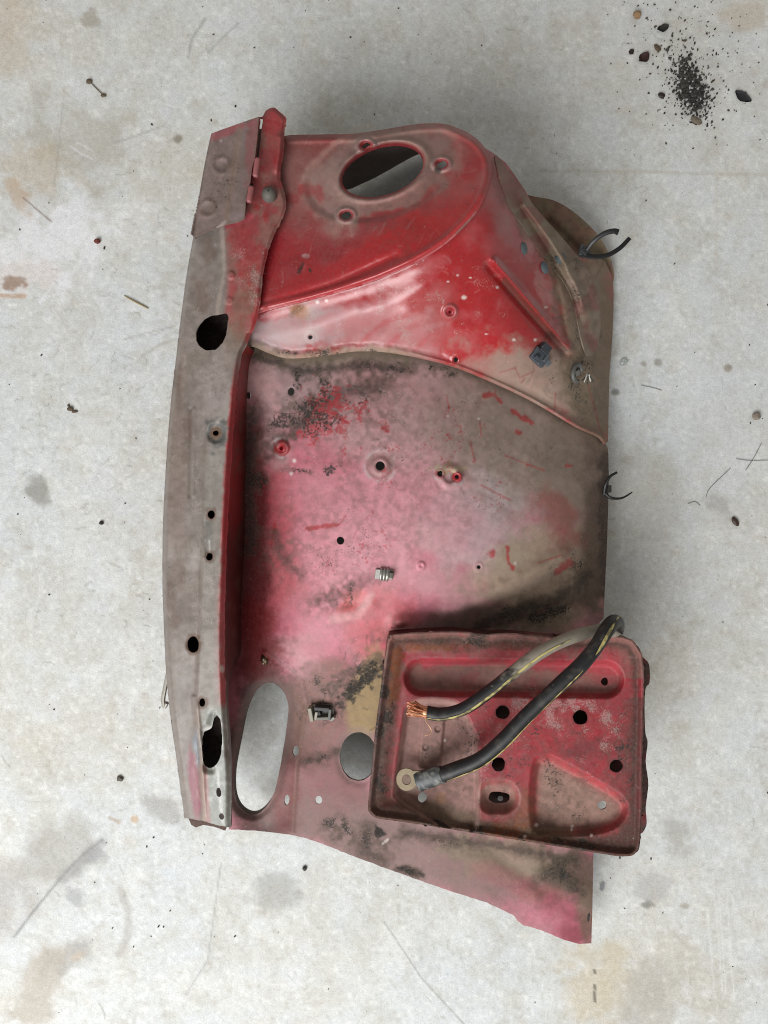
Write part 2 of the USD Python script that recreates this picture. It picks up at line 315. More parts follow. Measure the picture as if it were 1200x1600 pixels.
# ------------------------------------------------------------------ the floor
def floor():
    s = Soup(); st = 2.6
    gx, gy = np.arange(-60, 1261, st), np.arange(-60, 1661, st)
    X, Y = np.meshgrid(gx, gy); x, y = X.ravel(), Y.ravel()
    P = Paint(x, y, c(209, 210, 207), .6)
    big, mid, sm = P.nz(260, 1, 4), P.nz(70, 2, 4), P.nz(16, 3, 3)
    P.lay(sstep(.5, .75, big) * .45, c(200, 192, 176)); P.lay(sstep(.52, .3, big) * .5, c(206, 211, 214))
    P.lay(sstep(.55, .75, mid) * .35, c(188, 184, 174)); P.lay(sstep(.45, .25, mid) * .5, c(224, 224, 220))
    ti = P.nz(7, 4, 3); P.lay(sstep(.54, .76, sm) * .3, c(182, 175, 160)); P.lay(sstep(.46, .24, sm) * .35, c(228, 229, 230)); P.lay(sstep(.58, .78, ti) * .4, c(176, 170, 158)); P.lay(sstep(.42, .24, ti) * .5, c(236, 236, 232)); m2 = P.nz(38, 6, 4); P.lay(sstep(.54, .76, m2) * .26, c(188, 183, 170)); P.lay(sstep(.46, .28, m2) * .3, c(214, 219, 224))
    t = P.nz(34, 5, 3); P.lay(sstep(.66, .85, t) * .14, c(206, 184, 150))
    # stains where the photograph has them
    W = c(232, 233, 236); G = c(158, 156, 150); BR = c(170, 140, 104)
    P.blob(85, 380, 75, 55, W, .75, -20, .6, 1.0, 24, 6); P.blob(30, 430, 60, 26, c(222, 214, 210), .7, 0, .6, .9, 18, 6)
    P.blob(20, 443, 22, 8, c(150, 120, 100), .8, 0, .5, 1., 10, 7); P.stroke([(0, 462), (38, 463)], 3, c(186, 150, 116), .7)
    P.blob(130, 225, 70, 60, c(176, 170, 156), .6, 20, .7, 1., 30, 8); P.blob(60, 265, 55, 40, c(186, 170, 146), .5, 10, .7, 1., 26, 9)
    P.blob(25, 305, 30, 14, c(186, 156, 124), .5, 60, .7, 1., 16, 9); P.blob(15, 50, 40, 60, c(198, 178, 152), .4, 0, .8, 1., 26, 9)
    P.blob(143, 28, 14, 12, c(150, 140, 120), .55, 0, .6, 1., 12, 8); P.blob(277, 218, 9, 7, c(134, 124, 106), .75, 0, .5, .5, 8, 8)
    P.blob(59, 768, 17, 26, c(146, 144, 138), .8, 0, .5, .7, 14, 10)
    P.blob(430, 1395, 34, 34, G, .6, 0, .5, .9, 18, 11); P.blob(95, 1330, 60, 46, c(164, 160, 152), .6, -30, .7, 1., 30, 12)
    P.blob(118, 1400, 18, 12, c(150, 150, 150), .6, 30, .5, .6, 12, 12); P.blob(148, 1338, 18, 14, c(150, 150, 152), .6, 0, .6, .6, 12, 12)
    P.blob(100, 1500, 45, 20, c(160, 156, 150), .7, -30, .6, .9, 16, 13); P.blob(60, 1545, 36, 60, c(176, 166, 152), .7, 15, .6, .9, 24, 13); P.blob(122, 1493, 12, 7, c(196, 178, 156), .5, -30, .6, .8, 10, 13)
    P.blob(10, 1400, 40, 60, c(172, 166, 160), .6, 30, .7, 1., 26, 14); P.blob(255, 1265, 34, 20, c(168, 166, 162), .7, 20, .6, .9, 16, 14)
    P.stroke(spline([(187, 1388), (199, 1420), (200, 1460), (186, 1490)]), 6, c(176, 172, 166), .6, .6)
    P.stroke(spline([(160, 1312), (120, 1345), (70, 1402), (22, 1464)]), 1.9, c(120, 120, 120), .7, .7, .5); P.stroke(spline([(158, 1316), (130, 1344), (100, 1372)]), 9, c(150, 149, 147), .6, .7)
    P.blob(211, 1280, 6, 6, c(196, 166, 126), .7); P.stroke([(172, 1278), (186, 1284)], 3, c(172, 150, 122), .6)
    P.blob(1060, 1310, 22, 34, c(168, 164, 156), .6, -20, .7, .9, 18, 15); P.blob(1012, 1412, 9, 7, c(128, 128, 122), .8, 0, .5, .8, 8, 15); P.blob(1020, 1385, 24, 20, c(176, 176, 174), .6)
    P.blob(1072, 1416, 9, 6, c(160, 152, 138), .7); P.blob(941, 1384, 4, 8, c(120, 124, 130), .8, 15, .4, .5, 6, 15); P.blob(940, 1530, 45, 60, c(200, 186, 158), .6, 0, .8, .9, 26, 16); P.blob(1010, 1560, 40, 70, c(172, 168, 160), .55, 20, .7, 1., 26, 16)
    for x0 in (1105, 1118, 1123, 1135): P.stroke([(x0, 1380 + x0 % 7 * 6), (x0 + 12, 1560)], 1.3, c(228, 228, 226), .5, .6, .2)
    P.blob(1028, 566, 7, 7, c(150, 146, 138), .8); P.blob(1006, 568, 6, 5, c(160, 156, 148), .8); P.blob(1137, 575, 5, 5, c(140, 126, 102), .9); P.blob(962, 613, 7, 6, c(120, 120, 112), .8)
    P.blob(1120, 640, 60, 90, c(214, 216, 218), .45, 0, .8, 1., 40, 17); P.blob(1010, 760, 60, 60, c(180, 178, 170), .5, 0, .8, 1., 40, 17); P.blob(1120, 790, 24, 14, c(174, 172, 168), .6, 40, .7)
    P.stroke([(850, 267), (1000, 268), (1200, 274)], 2.5, c(180, 173, 158), .4, .8, .6); P.stroke([(1120, 150), (1120, 420)], 2.5, c(200, 196, 186), .4, .7)
    P.blob(1165, 25, 34, 22, c(192, 178, 160), .6); P.blob(1080, 140, 20, 34, c(120, 117, 112), .7, -12, .8, .9, 10, 18); P.blob(1082, 130, 40, 70, c(186, 185, 180), .6, 0, .8, .9, 14, 18)
    P.stroke([(98, 160), (92, 230), (84, 292)], 1.4, c(150, 144, 134), .35, .6, .2); P.stroke([(35, 308), (80, 346)], 1.2, c(130, 104, 88), .7, .6, .3)
    P.stroke([(320, 30), (300, 60), (294, 90)], 2, c(160, 160, 156), .6, .6); P.stroke([(372, 36), (325, 82)], 1.6, c(160, 160, 158), .6, .6)
    P.stroke([(110, 228), (126, 240), (144, 248)], 1.4, W, .5, .6, .6); P.stroke([(120, 222), (148, 238)], 1.0, W, .4, .6, .6)
    P.stroke([(178, 224), (205, 215), (258, 196)], 1.3, c(146, 143, 136), .4, .7, .6); P.stroke([(78, 462), (62, 472), (88, 437)], 1.2, W, .9)
    P.stroke([(195, 530), (230, 520), (272, 510)], 1.3, c(150, 148, 140), .4, .7, .6); P.stroke([(222, 556), (250, 538), (275, 530)], 2.2, c(160, 154, 140), .4, .8, .9)
    P.stroke([(345, 1350), (325, 1500), (290, 1555)], 1.3, c(160, 160, 158), .6, .6, .3); P.stroke([(600, 1440), (660, 1530), (725, 1600)], 1.4, c(160, 160, 156), .6, .6, .3); P.stroke([(600, 1200), (640, 1430)], .1, W, 0)
    for a, b in ((1515, 1521), (1538, 1546), (1550, 1566)): P.stroke([(929, a), (929.5, b)], 1.5, c(70, 68, 64), .9, .5, 0)
    P.hairs(150, (0, 0, 1200, 1600), c(140, 136, 128), (6, 26), 1.1, .6, 5); P.hairs(120, (0, 420, 330, 1000), c(130, 128, 120), (6, 18), 1.1, .6, 6, -25); P.hairs(60, (0, 0, 1200, 1600), c(236, 236, 236), (10, 40), 1.2, .5, 7, -30)
    col, rg, mk = P.mottle(.10, 41, (1.03, 1.03, 1.03))
    V = at(x, y, 0 * x); V[:, 2] = -.0006 * (P.nz(120, 51, 3) - .5) - .0004 * (sm - .5)
    ny, nx = X.shape; i = np.arange(nx * ny).reshape(ny, nx)
    q = np.stack([i[:-1, :-1], i[1:, :-1], i[1:, 1:], i[:-1, 1:]], -1).reshape(-1, 4); F = np.vstack([q[:, [0, 1, 2]], q[:, [0, 2, 3]]])
    s.add(V, F, normals(V, F), col, rg, mk)
    # the slab goes on around
    rim = np.concatenate([i[0, :], i[1:, -1], i[-1, -2::-1], i[-2:0:-1, 0]]); a = V[rim]; m = len(rim); k = np.arange(m); j = (k + 1) % m
    rings = [a] + [a * q * [1, 1, 0] for q in (1.04, 1.12, 1.3, 1.6, 2.2, 3.4, 9.0)]; even = c(206, 206, 201)
    R = np.vstack(rings); cols = [col[rim]]
    for q, rg_ in enumerate(rings[1:]):
        w_ = meshkit.fbm(rg_ * 9, 4, 77)[:, None]; cols.append(even * (1 + (w_ - .5) * .5 * (q < 5)))
    F2 = np.vstack([np.vstack([np.stack([k + m * q, k + m * (q + 1), j + m * (q + 1)], -1), np.stack([k + m * q, j + m * (q + 1), j + m * q], -1)]) for q in range(len(rings) - 1)])
    if normals(R, F2)[:, 2].sum() < 0: F2 = F2[:, ::-1]
    s.add(R, F2, np.tile([0, 0, 1.], (len(R), 1)), np.vstack(cols), .6)
    info(s.build('concrete_floor', CONCRETE), kind='structure', label='pale grey stained concrete floor under the car panel')
floor()

# ------------------------------------------------------------------ the fender apron
APRON = xform('fender_apron')
info(APRON, 'dusty red car inner fender panel with strut tower and battery tray lying on concrete', 'car part')

# heights of the wheelhouse panel
Z_WHEEL = field([(375, 560, .120), (375, 700, .088), (375, 850, .070), (375, 1000, .066), (375, 1060, .058), (372, 1150, .048), (370, 1290, .044), (355, 1300, .045), (352, 1150, .050),
    (410, 600, .124), (410, 700, .108), (410, 850, .095), (410, 1000, .080), (425, 1150, .036), (420, 1290, .034),
    (470, 560, .128), (470, 700, .131), (470, 850, .128), (470, 1000, .108), (465, 1100, .066), (460, 1200, .056), (455, 1300, .052),
    (560, 556, .131), (560, 700, .147), (560, 850, .147), (560, 950, .132), (560, 1050, .098), (560, 1200, .064), (560, 1330, .056),
    (700, 572, .125), (700, 700, .142), (700, 850, .140), (700, 950, .116), (700, 1000, .090), (700, 1150, .072), (700, 1370, .060),
    (820, 630, .098), (820, 750, .110), (820, 850, .106), (820, 930, .092), (820, 1000, .068), (820, 1200, .055), (820, 1420, .052),
    (900, 675, .070), (900, 750, .074), (900, 850, .071), (900, 930, .062), (900, 1000, .050), (900, 1400, .044), (900, 1470, .042),
    (945, 700, .036), (945, 800, .036), (945, 950, .030), (930, 1340, .040), (926, 1475, .036)], smooth=1e-5)
SEAM = [(372, 545), (395, 542), (420, 552), (450, 560), (500, 557), (560, 549), (620, 553), (700, 571), (760, 594), (830, 627), (900, 668), (935, 684), (950, 706)]
SEAMS = spline(SEAM, 8)
def z_wheel(x, y):
    z = Z_WHEEL(x, y)
    z = z - .007 * np.exp(-(seg_dist(x, y, [(690, 990), (760, 950), (820, 930), (900, 885)]) / 11) ** 2) + .006 * np.exp(-(seg_dist(x, y, [(700, 960), (780, 922), (880, 868)]) / 14) ** 2)
    z = z - .006 * np.exp(-(seg_dist(x, y, [(740, 985), (850, 960), (930, 930)]) / 9) ** 2) + .004 * (fb(x, y, 18, 23) - .5) * sstep(160, 40, np.hypot((x - 830), (y - 940) * 1.8))
    z += .0028 * np.exp(-(seg_dist(x, y, [(415, 1020), (470, 1065), (478, 1100), (462, 1200), (456, 1300)]) / 5) ** 2)
    for cx, cy, r, h in ((440, 700, 15, .0035), (594, 728, 18, .002), (703, 744, 24, .003), (748, 886, 10, .001), (455, 612, 9, -.001), (658, 884, 8, .002), (420, 700, 40, .002)):
        d = np.hypot(x - cx, y - cy); z = z + h * sstep(r, r * .55, d) - h * .8 * sstep(r * .5, r * .3, d)
    z += .002 * np.exp(-(seg_dist(x, y, [(520, 960), (580, 945)]) / 10) ** 2) - .003 * np.exp(-((x - 555) / 22) ** 2 - ((y - 945) / 14) ** 2)
    z -= .006 * sstep(16, 0, np.abs(sdf(x, y, OVAL))) ** 2 * (np.hypot(x - 410, y - 1170) < 180)
    z -= .002 * sstep(20, 0, np.hypot((x - 560) / .76, y - 1182) - 38) ** 2
    z += .004 * np.exp(-((x - 905) / 40) ** 2 - ((y - 1400) / 30) ** 2) - .003 * np.exp(-(seg_dist(x, y, [(770, 1330), (900, 1420)]) / 16) ** 2)
    # torn, lifted corner beside the tray
    z += .012 * np.exp(-((x - 628) / 16) ** 2 - ((y - 974) / 12) ** 2)
    z += .0036 * (fb(x, y, 75, 21) - .5) + .0007 * (fb(x, y, 16, 22) - .5)
    return z
OVAL = closed([(397, 1085), (410, 1070), (425, 1067), (440, 1077), (449, 1095), (450, 1120), (441, 1180), (431, 1230), (420, 1255), (405, 1270), (390, 1272), (375, 1261), (367, 1240), (367, 1205), (375, 1160), (385, 1112)], 5)
EDGE_R = [(950, 700), (951, 740), (950, 800), (948, 860), (945, 920), (943, 965)]
WHEEL_OUT = [(366, 535)] + [tuple(p - [0, 6]) for p in SEAMS[8:-6]] + EDGE_R + [(935, 975), (926, 1050), (926, 1200), (927, 1330), (926, 1400), (924, 1474), (905, 1475), (880, 1468), (850, 1455), (828, 1448), (818, 1446), (808, 1438), (802, 1430), (760, 1410), (700, 1391), (640, 1370), (590, 1352), (540, 1333), (500, 1317), (475, 1309), (452, 1304), (400, 1298), (358, 1296), (352, 1250), (350, 1100), (348, 1000), (350, 850), (355, 700), (362, 600)]
WHEEL_HOLES = [OVAL, ell(560, 1182, 29, 38, 0, 40), ell(462, 1173, 5, 8, 10), ell(448, 1250, 4, 8, 8), ell(498, 1250, 5.5, 6.5), ell(594, 728, 7.2, 7), ell(532, 845, 6, 6), ell(748, 886, 3, 3),
               ell(455, 612, 5, 6), ell(440, 700, 4, 4), ell(388, 618, 4, 5), ell(688, 740, 5, 5), ell(714, 745, 4.2, 4.4), ell(920, 1433, 3, 7, 8), ell(782, 1250, 12), ell(660, 1248, 14)]

def p_wheel(x, y):
    P = Paint(x, y, PINK, .46)
    # broad tones: pink in the middle, dust to the upper right, dirt along the lower edge, shade by the rail painted in
    P.lay(sstep(.45, .75, P.nz(90, 1)) * .5, ROSE, .5); P.lay(sstep(.55, .35, P.nz(70, 2)) * .45, DUSTY, .7)
    P.blob(660, 640, 330, 105, DUSTY, .85, 14, .5, .5, 60, 3, .75); P.blob(560, 620, 130, 50, c(186, 140, 142), .6, 0, .6, .8, 30, 3)
    P.blob(840, 720, 160, 105, c(160, 147, 132), .85, 18, .5, .5, 60, 4, .8); P.blob(910, 720, 64, 120, TAN, .6, 0, .6, .6, 40, 5, .8); P.blob(740, 820, 100, 60, CHALK, .65, 20, .7, .8, 30, 5)
    P.blob(860, 900, 130, 75, c(166, 152, 128), .9, -25, .5, .6, 40, 6, .8); P.blob(930, 850, 22, 150, BROWN, .8, 0, .6, .5, 30, 6, .8)  # narrow brown strip paints shade where the right edge turns down
    P.blob(870, 800, 26, 50, c(160, 66, 66), .55, -25, .6, .8, 20, 7); P.blob(800, 962, 130, 22, c(96, 80, 62), .7, -10, .6, .8, 26, 7, .85)
    P.blob(490, 770, 80, 110, ROSE, .7, 10, .6, .7, 50, 8, .45); P.blob(470, 870, 60, 110, c(196, 98, 112), .6, 0, .6, .6, 50, 8, .45); P.blob(420, 860, 50, 150, c(170, 46, 56), .6, 0, .6, .6, 40, 8)
    P.blob(480, 610, 70, 46, MAUVE, .75, 30, .6, .9, 30, 9); P.blob(420, 690, 34, 60, MAUVE, .55, 10, .6, .9, 24, 9); P.blob(395, 850, 26, 250, SHADE_MAROON, .85, 0, .5, .5, 40, 9, .4)  # maroon band paints the rail's shadow on the panel
    P.blob(520, 960, 75, 45, PINK, .6, 0, .6, .7, 40, 10); P.blob(600, 970, 60, 60, c(205, 96, 100), .7, 0, .6, .7, 30, 10, .4); P.blob(555, 945, 26, 18, c(208, 88, 84), .8, -15, .5, .7, 14, 10, .4)
    P.stroke([(520, 968), (560, 962), (580, 930)], 6, c(214, 160, 160), .7, .7); P.blob(590, 810, 130, 110, c(222, 160, 170), .65, 0, .8, .8, 60, 10)
    P.blob(420, 1190, 66, 160, c(92, 72, 64), .92, 3, .35, .4, 40, 11, .6); P.blob(520, 1130, 80, 100, c(134, 104, 94), .85, 0, .5, .6, 40, 11, .8); P.blob(575, 1085, 28, 70, c(164, 144, 102), .95, 12, .35, .4, 20, 12, .9)  # dark brown around the oval paints the shade below the rail
    P.blob(400, 1000, 44, 60, c(120, 30, 32), .8, 0, .5, .6, 30, 12); P.blob(520, 1270, 110, 55, c(146, 106, 104), .9, 8, .5, .6, 40, 13, .7); P.blob(450, 1250, 20, 70, c(120, 56, 54), .6)
    P.blob(660, 1330, 210, 54, c(146, 122, 116), .92, 14, .5, .5, 40, 13, .7); P.blob(500, 1200, 50, 40, c(152, 106, 106), .6, 0, .6, .8, 24, 14)
    P.blob(810, 1350, 110, 40, c(150, 138, 116), .85, 8, .5, .7, 30, 14, .85); P.blob(890, 1370, 44, 50, c(92, 78, 60), .85, 0, .5, .8, 20, 15, .85)
    P.blob(860, 1405, 62, 22, c(176, 84, 96), .45, 24, .7, .5, 24, 15, .5); P.blob(790, 1372, 50, 16, c(176, 112, 116), .5, 20, .7); P.blob(900, 1462, 24, 14, c(140, 50, 60), .6, 15, .6); P.blob(918, 1430, 14, 60, c(110, 96, 76), .8)
    P.stroke([(458, 1080), (478, 1110), (466, 1180), (458, 1300)], 3, c(120, 92, 70), .35, .7, .9)
    for h in WHEEL_HOLES[:2]:
        P.lay(sstep(14, 3, np.abs(sdf(x, y, h))) * .45, c(150, 130, 124))
    # along the seam: packed sand
    d = seg_dist(x, y, SEAM); P.lay(sstep(26, 4, d + (P.nz(12, 19) - .5) * 26) * .85 * (x < 640), c(150, 138, 116), .9); P.lay(sstep(16, 2, d + (P.nz(9, 20) - .5) * 16) * .6, c(120, 106, 84))
    # chips down to bright red, scratches
    CH = c(178, 30, 40)
    for p, w in (([(757, 618), (772, 616), (782, 628)], 4.5), ([(800, 643), (830, 660)], 4), ([(808, 674), (813, 677)], 4), ([(520, 645), (545, 662)], 3), ([(480, 826), (525, 820)], 3.5), ([(870, 893), (890, 880)], 6), ([(768, 866), (770, 864)], 6), ([(792, 855), (795, 880), (802, 888)], 3), ([(600, 668), (605, 672)], 5), ([(700, 640), (702, 637)], 2), ([(885, 728), (895, 727)], 2.5), ([(430, 820), (424, 850)], 3)):
        P.stroke(p, w * .85, CH, .8, .5, 1.6, 5, 23, .4)
    for p in ([(697, 618), (702, 638)], [(750, 660), (752, 682), (748, 684)], [(735, 690), (742, 722)], [(752, 758), (798, 782)], [(540, 806), (530, 820), (510, 826)], [(620, 730), (606, 740)], [(835, 960), (872, 940)], [(560, 650), (570, 628), (575, 645)], [(790, 712), (850, 735)], [(840, 880), (875, 868)]):
        P.stroke(p, 1.3, CH, .55, .6, .9, 8)
    P.specks(520, 660, 90, 75, None, 1.15, -35, seed=24, ch=1, clump=18); P.specks(520, 640, 60, 60, None, 1.3, -40, seed=26, ch=1, clump=12); P.specks(640, 700, 260, 120, None, .62, 10, seed=27, ch=1, clump=20); P.specks(560, 850, 160, 120, None, .5, 0, seed=28, ch=1, clump=20); P.specks(700, 640, 260, 120, None, .6, 0, seed=29, ch=2, clump=20)
    P.hairs(40, (480, 580, 930, 900), c(176, 60, 66), (5, 20), 1., .5, 11); P.hairs(30, (400, 580, 930, 980), c(70, 56, 50), (3, 10), 1.0, .5, 12); P.hairs(24, (640, 600, 930, 940), c(190, 178, 168), (8, 40), 1.0, .3, 13, 30)
    P.hairs(30, (500, 1000, 620, 1140), c(30, 26, 22), (8, 22), 1.2, .8, 14)
    # dirt crumbs and mould
    for cx, cy, rx, ry, am, rot in ((470, 640, 90, 40, .95, -38), (515, 735, 16, 14, 1.3, 0), (475, 737, 30, 8, 1.0, 5), (510, 600, 70, 22, .7, -20), (525, 930, 60, 22, .9, -30), (440, 855, 40, 60, .75, 20), (560, 1065, 52, 26, 1.5, -38), (510, 1100, 60, 60, .75, 0), (500, 1185, 30, 18, 1.1, 0), (820, 965, 130, 30, .85, -8), (900, 900, 60, 60, .7, -30), (640, 575, 120, 14, .8, 5), (530, 1290, 30, 24, 1.1, 0), (560, 1310, 100, 30, .65, 10), (640, 1362, 34, 10, 1.2, 18), (700, 1320, 100, 18, .7, 8), (600, 1320, 14, 14, 1.2, 0), (572, 566, 9, 7, 1.5, 0), (480, 580, 90, 16, .8, 0), (880, 1360, 40, 30, .8, 0), (590, 1000, 50, 26, .9, -30), (400, 740, 26, 60, .8, 0), (540, 860, 170, 170, .5, 0), (700, 720, 270, 170, .45, 0), (520, 640, 160, 90, .75, -10), (545, 1310, 60, 20, .9, 0)):
        P.specks(cx, cy, rx, ry, GRIME, am, rot, 4.6, 26 + int(cx) % 5, .92)
    SM = c(70, 58, 46)
    for p, w, a in (([(398, 556), (470, 580), (560, 572), (640, 578)], 9, .6), ([(600, 600), (540, 612), (480, 650), (432, 700)], 16, .55), ([(394, 640), (388, 740), (392, 860)], 12, .55), ([(428, 830), (440, 870), (470, 900)], 9, .45), ([(500, 940), (545, 922), (580, 905)], 9, .32), ([(575, 1296), (570, 1330), (600, 1345)], 12, .5), ([(620, 1356), (660, 1366)], 6, .8), ([(560, 1160), (500, 1186), (480, 1190)], 8, .5), ([(745, 978), (800, 955), (870, 935), (920, 900)], 12, .55), ([(630, 1300), (760, 1318), (900, 1345)], 9, .5), ([(850, 1370), (880, 1360), (900, 1390)], 16, .5)):
        P.stroke(p, w, SM, a, .7, 1.5, 11, 44, .9); P.stroke(p, w * .45, GRIME, a * .8, .6, 2.4, 6, 45, .9)
    P.stroke([(538, 1092), (566, 1064), (600, 1044)], 11, GRIME, .85, .5, 2.2, 7, 46, .95); P.stroke([(516, 1078), (545, 1050), (590, 1030)], 8, SM, .6, .6, 2.0, 7, 47)
    P.poly([(586, 1288), (595, 1294), (606, 1304), (598, 1306), (590, 1312), (584, 1306)], 2, GRIME, .95, .95, 3, 5); P.stroke([(598, 1318), (606, 1312)], 1.6, c(214, 210, 200), .9, .5, 0)
    P.blob(945, 830, 10, 150, c(60, 44, 36), .8, 0, .6, .8, 14, 6, .85)  # shade of the downturned right edge painted darker
    for cx, cy, r in ((455, 740, 3), (748, 654, 2), (805, 880, 2), (460, 720, 3), (700, 650, 2)): P.blob(cx, cy, r, r, c(226, 214, 210), .8, nz=.2)
    for cx, cy, r1_, r2_ in ((440, 700, 13, 5), (714, 745, 10, 5), (688, 740, 8, 4), (594, 728, 22, 9)):
        d = np.hypot(x - cx, y - cy); P.lay(sstep(r1_ + 2, r1_ - 2, d) * (.8 if cx != 594 else .4) * sstep(.25, .5, P.nz(7, 30)), RED * .6 if cx != 594 else TAN, .4); P.lay(np.exp(-((d - r1_ - 2) / 2.5) ** 2) * .7 * sstep(.4, .65, P.nz(9, 29)), CHALK)
    P.blob(700, 732, 22, 8, c(176, 160, 130), .8, 0, .5, 1.2, 6, 28)
    return P.mottle(.07, 43, (.87, .81, .82))
s = Soup()
sheet(s, WHEEL_OUT, WHEEL_HOLES, z_wheel, p_wheel, 2.0, rag=1.4)
def p_dark(x, y, t):
    P = Paint(x + t * 31, y + t * 53, c(96, 74, 58), .8); P.lay(sstep(.45, .65, P.nz(14, 3)) * .8, c(60, 44, 36)); P.lay(sstep(.55, .7, P.nz(22, 5)) * .7, c(122, 46, 40)); return P.mottle(.2)
skirt(s, EDGE_R, z_wheel, .010, p_dark, (-.002, 0), side=-1)
skirt(s, [(927, 1330), (926, 1400), (924, 1474)], z_wheel, .018, p_dark, (.0, 0), side=-1)
ov = np.vstack([OVAL, OVAL[:1]]); skirt(s, ov[::2] if len(ov) % 2 else ov, z_wheel, lambda x, y: z_wheel(x, y) - .011, p_dark, (0, 0), n=2, rows=6, side=1, wob=0, under=c(62, 42, 36))
ci = ell(560, 1182, 29, 38, 0, 32); skirt(s, np.vstack([ci, ci[:1]]), z_wheel, lambda x, y: z_wheel(x, y) - .004, p_dark, (0, 0), n=2, rows=4, side=1, wob=0, under=c(62, 42, 36))
s.build('wheelhouse_panel', PAINTED, APRON)

# ---- strut tower
Z_CAP = field([(405, 488, .163), (480, 474, .178), (560, 447, .197), (650, 410, .216), (720, 360, .222), (757, 310, .218), (767, 260, .203), (740, 215, .178), (690, 194, .160), (560, 207, .143), (440, 212, .136),
               (598, 268, .172), (500, 300, .156), (680, 290, .194), (600, 360, .196), (430, 350, .150), (520, 400, .178)], smooth=1e-4)
RIM = spline([(405, 490), (430, 482), (480, 470), (520, 459), (560, 447), (600, 433), (650, 410), (690, 386), (720, 360), (744, 333), (758, 308), (767, 280), (768, 258), (762, 238), (745, 217), (720, 202), (690, 193), (650, 194), (600, 202), (550, 209), (500, 210), (452, 211)], 5)
HOLE = ell(598, 266, 66, 38.5, -19, 60)
CAP_OUT = [tuple(p) for p in RIM] + [(442, 213), (430, 270), (432, 320), (415, 370), (402, 430), (396, 490)]
def z_cap(x, y):
    z = Z_CAP(x, y)
    d = seg_dist(x, y, [tuple(p) for p in RIM])
    z = z - .0045 * sstep(7, 0, d) ** 2 + .0022 * np.exp(-((d - 9) / 4) ** 2)
    dh = np.hypot(((x - 598) * math.cos(-.332) + (y - 266) * math.sin(-.332)) / 66, (-(x - 598) * math.sin(-.332) + (y - 266) * math.cos(-.332)) / 38.5)
    z = z + .003 * np.exp(-((dh - 1.12) / .1) ** 2) - .005 * sstep(1.08, .98, dh) - .004 * sstep(2.0, 1.75, dh)
    for cx, cy in ((572, 228), (690, 256), (541, 336)):
        e = np.hypot(x - cx, (y - cy) / .75); z = z + .0028 * sstep(19, 14, e) - .0040 * sstep(12, 7, e)
    z = z - .003 * np.exp(-(seg_dist(x, y, [(420, 476), (520, 445), (620, 400)]) / 7) ** 2)
    return z + .0026 * (fb(x, y, 55, 61) - .5) + .0005 * (fb(x, y, 12, 62) - .5)
def p_cap(x, y):
    P = Paint(x, y, c(172, 40, 50), .36)
    P.lay(sstep(.4, .7, P.nz(60, 1)) * .6, c(160, 76, 78), .6)
    P.blob(690, 300, 70, 110, RED, .85, 15, .5, .4, 50, 2, .2); P.blob(640, 375, 110, 30, RED, .95, -22, .5, .5, 40, 3, .18); P.blob(560, 420, 150, 26, c(184, 30, 40), .7, -20, .6, .6, 40, 3, .33)
    P.blob(470, 270, 60, 70, c(150, 92, 88), .8, 0, .6, .7, 36, 4, .7); P.blob(650, 225, 80, 26, c(140, 84, 76), .8, 8, .6, .7, 30, 4, .7); P.blob(540, 225, 90, 20, c(150, 70, 66), .7, 0, .6, .7, 30, 5, .7)
    d = np.hypot(((x - 598) * math.cos(-.332) + (y - 266) * math.sin(-.332)) / 66, (-(x - 598) * math.sin(-.332) + (y - 266) * math.cos(-.332)) / 38.5)
    n = P.nz(24, 6); P.lay(sstep(.36, .7, P.nz(50, 16, 4)) * .5 * sstep(380, 240, y), c(178, 136, 130), .6)
    P.lay(sstep(1.85, 1.5, d + (n - .5) * .9) * .75, c(172, 146, 138), .75); P.lay(np.exp(-((d - 1.85 + (n - .5) * .4) / .14) ** 2) * .5 * (x < 560), c(190, 160, 150), .7)
    P.blob(535, 300, 40, 60, c(178, 156, 146), .6, 20, .6, .8, 24, 7, .8); P.lay(sstep(1.09, 1.0, d), c(196, 50, 62), .35)
    P.blob(640, 245, 60, 40, BEIGE, .35, 0, .7, 1., 20, 7)
    for cx, cy in ((572, 228), (690, 256), (541, 336)):
        e = np.hypot(x - cx, (y - cy) / .75); P.lay(sstep(24, 17, e + (n - .5) * 8) * .6, c(180, 160, 150), .8); P.lay(sstep(16, 13, e) * .9, c(176, 30, 40), .4); P.lay(np.exp(-((e - 13) / 2) ** 2) * .5, CHALK)
    P.blob(684, 266, 5, 4, GRIME, .9); P.specks(600, 300, 160, 120, BROWN, .45, 0, 6, 31, .5); P.hairs(60, (420, 220, 760, 460), c(200, 150, 146), (6, 24), 1.1, .4, 21); P.hairs(30, (420, 220, 760, 460), GRIME, (4, 9), 1.0, .6, 22)
    P.stroke([(473, 412), (467, 425)], 2.5, GRIME, .9); P.stroke([(484, 421), (485, 424)], 2, GRIME, .9); P.blob(478, 400, 5, 3, CHALK, .7)
    P.blob(505, 395, 50, 12, DEEP, .6, -15, .6, 1., 14, 8); P.blob(455, 310, 22, 10, DEEP, .6, -25, .6, 1., 10, 8); P.blob(490, 300, 20, 10, c(176, 50, 60), .6, 20, .6, 1., 10, 8)
    P.lay(sstep(14, 6, seg_dist(x, y, [tuple(p) for p in RIM[:50]]) ) * .55, c(196, 60, 66), .3)
    P.lay(sstep(3.2, 1.2, seg_dist(x, y, [tuple(p) for p in RIM[:46]])) * .65 * sstep(.3, .5, P.nz(14, 14)), c(226, 150, 156), .3)  # pale line paints a highlight along the lower rim
    P.stroke([(745, 338), (725, 358), (718, 366)], 4, c(122, 116, 104), .9, .4, .5, 6, 24); P.stroke([(405, 490), (460, 478)], 6, c(190, 100, 100), .6, .6, .5)
    return P.mottle(.07, 47, (.76, .66, .65))
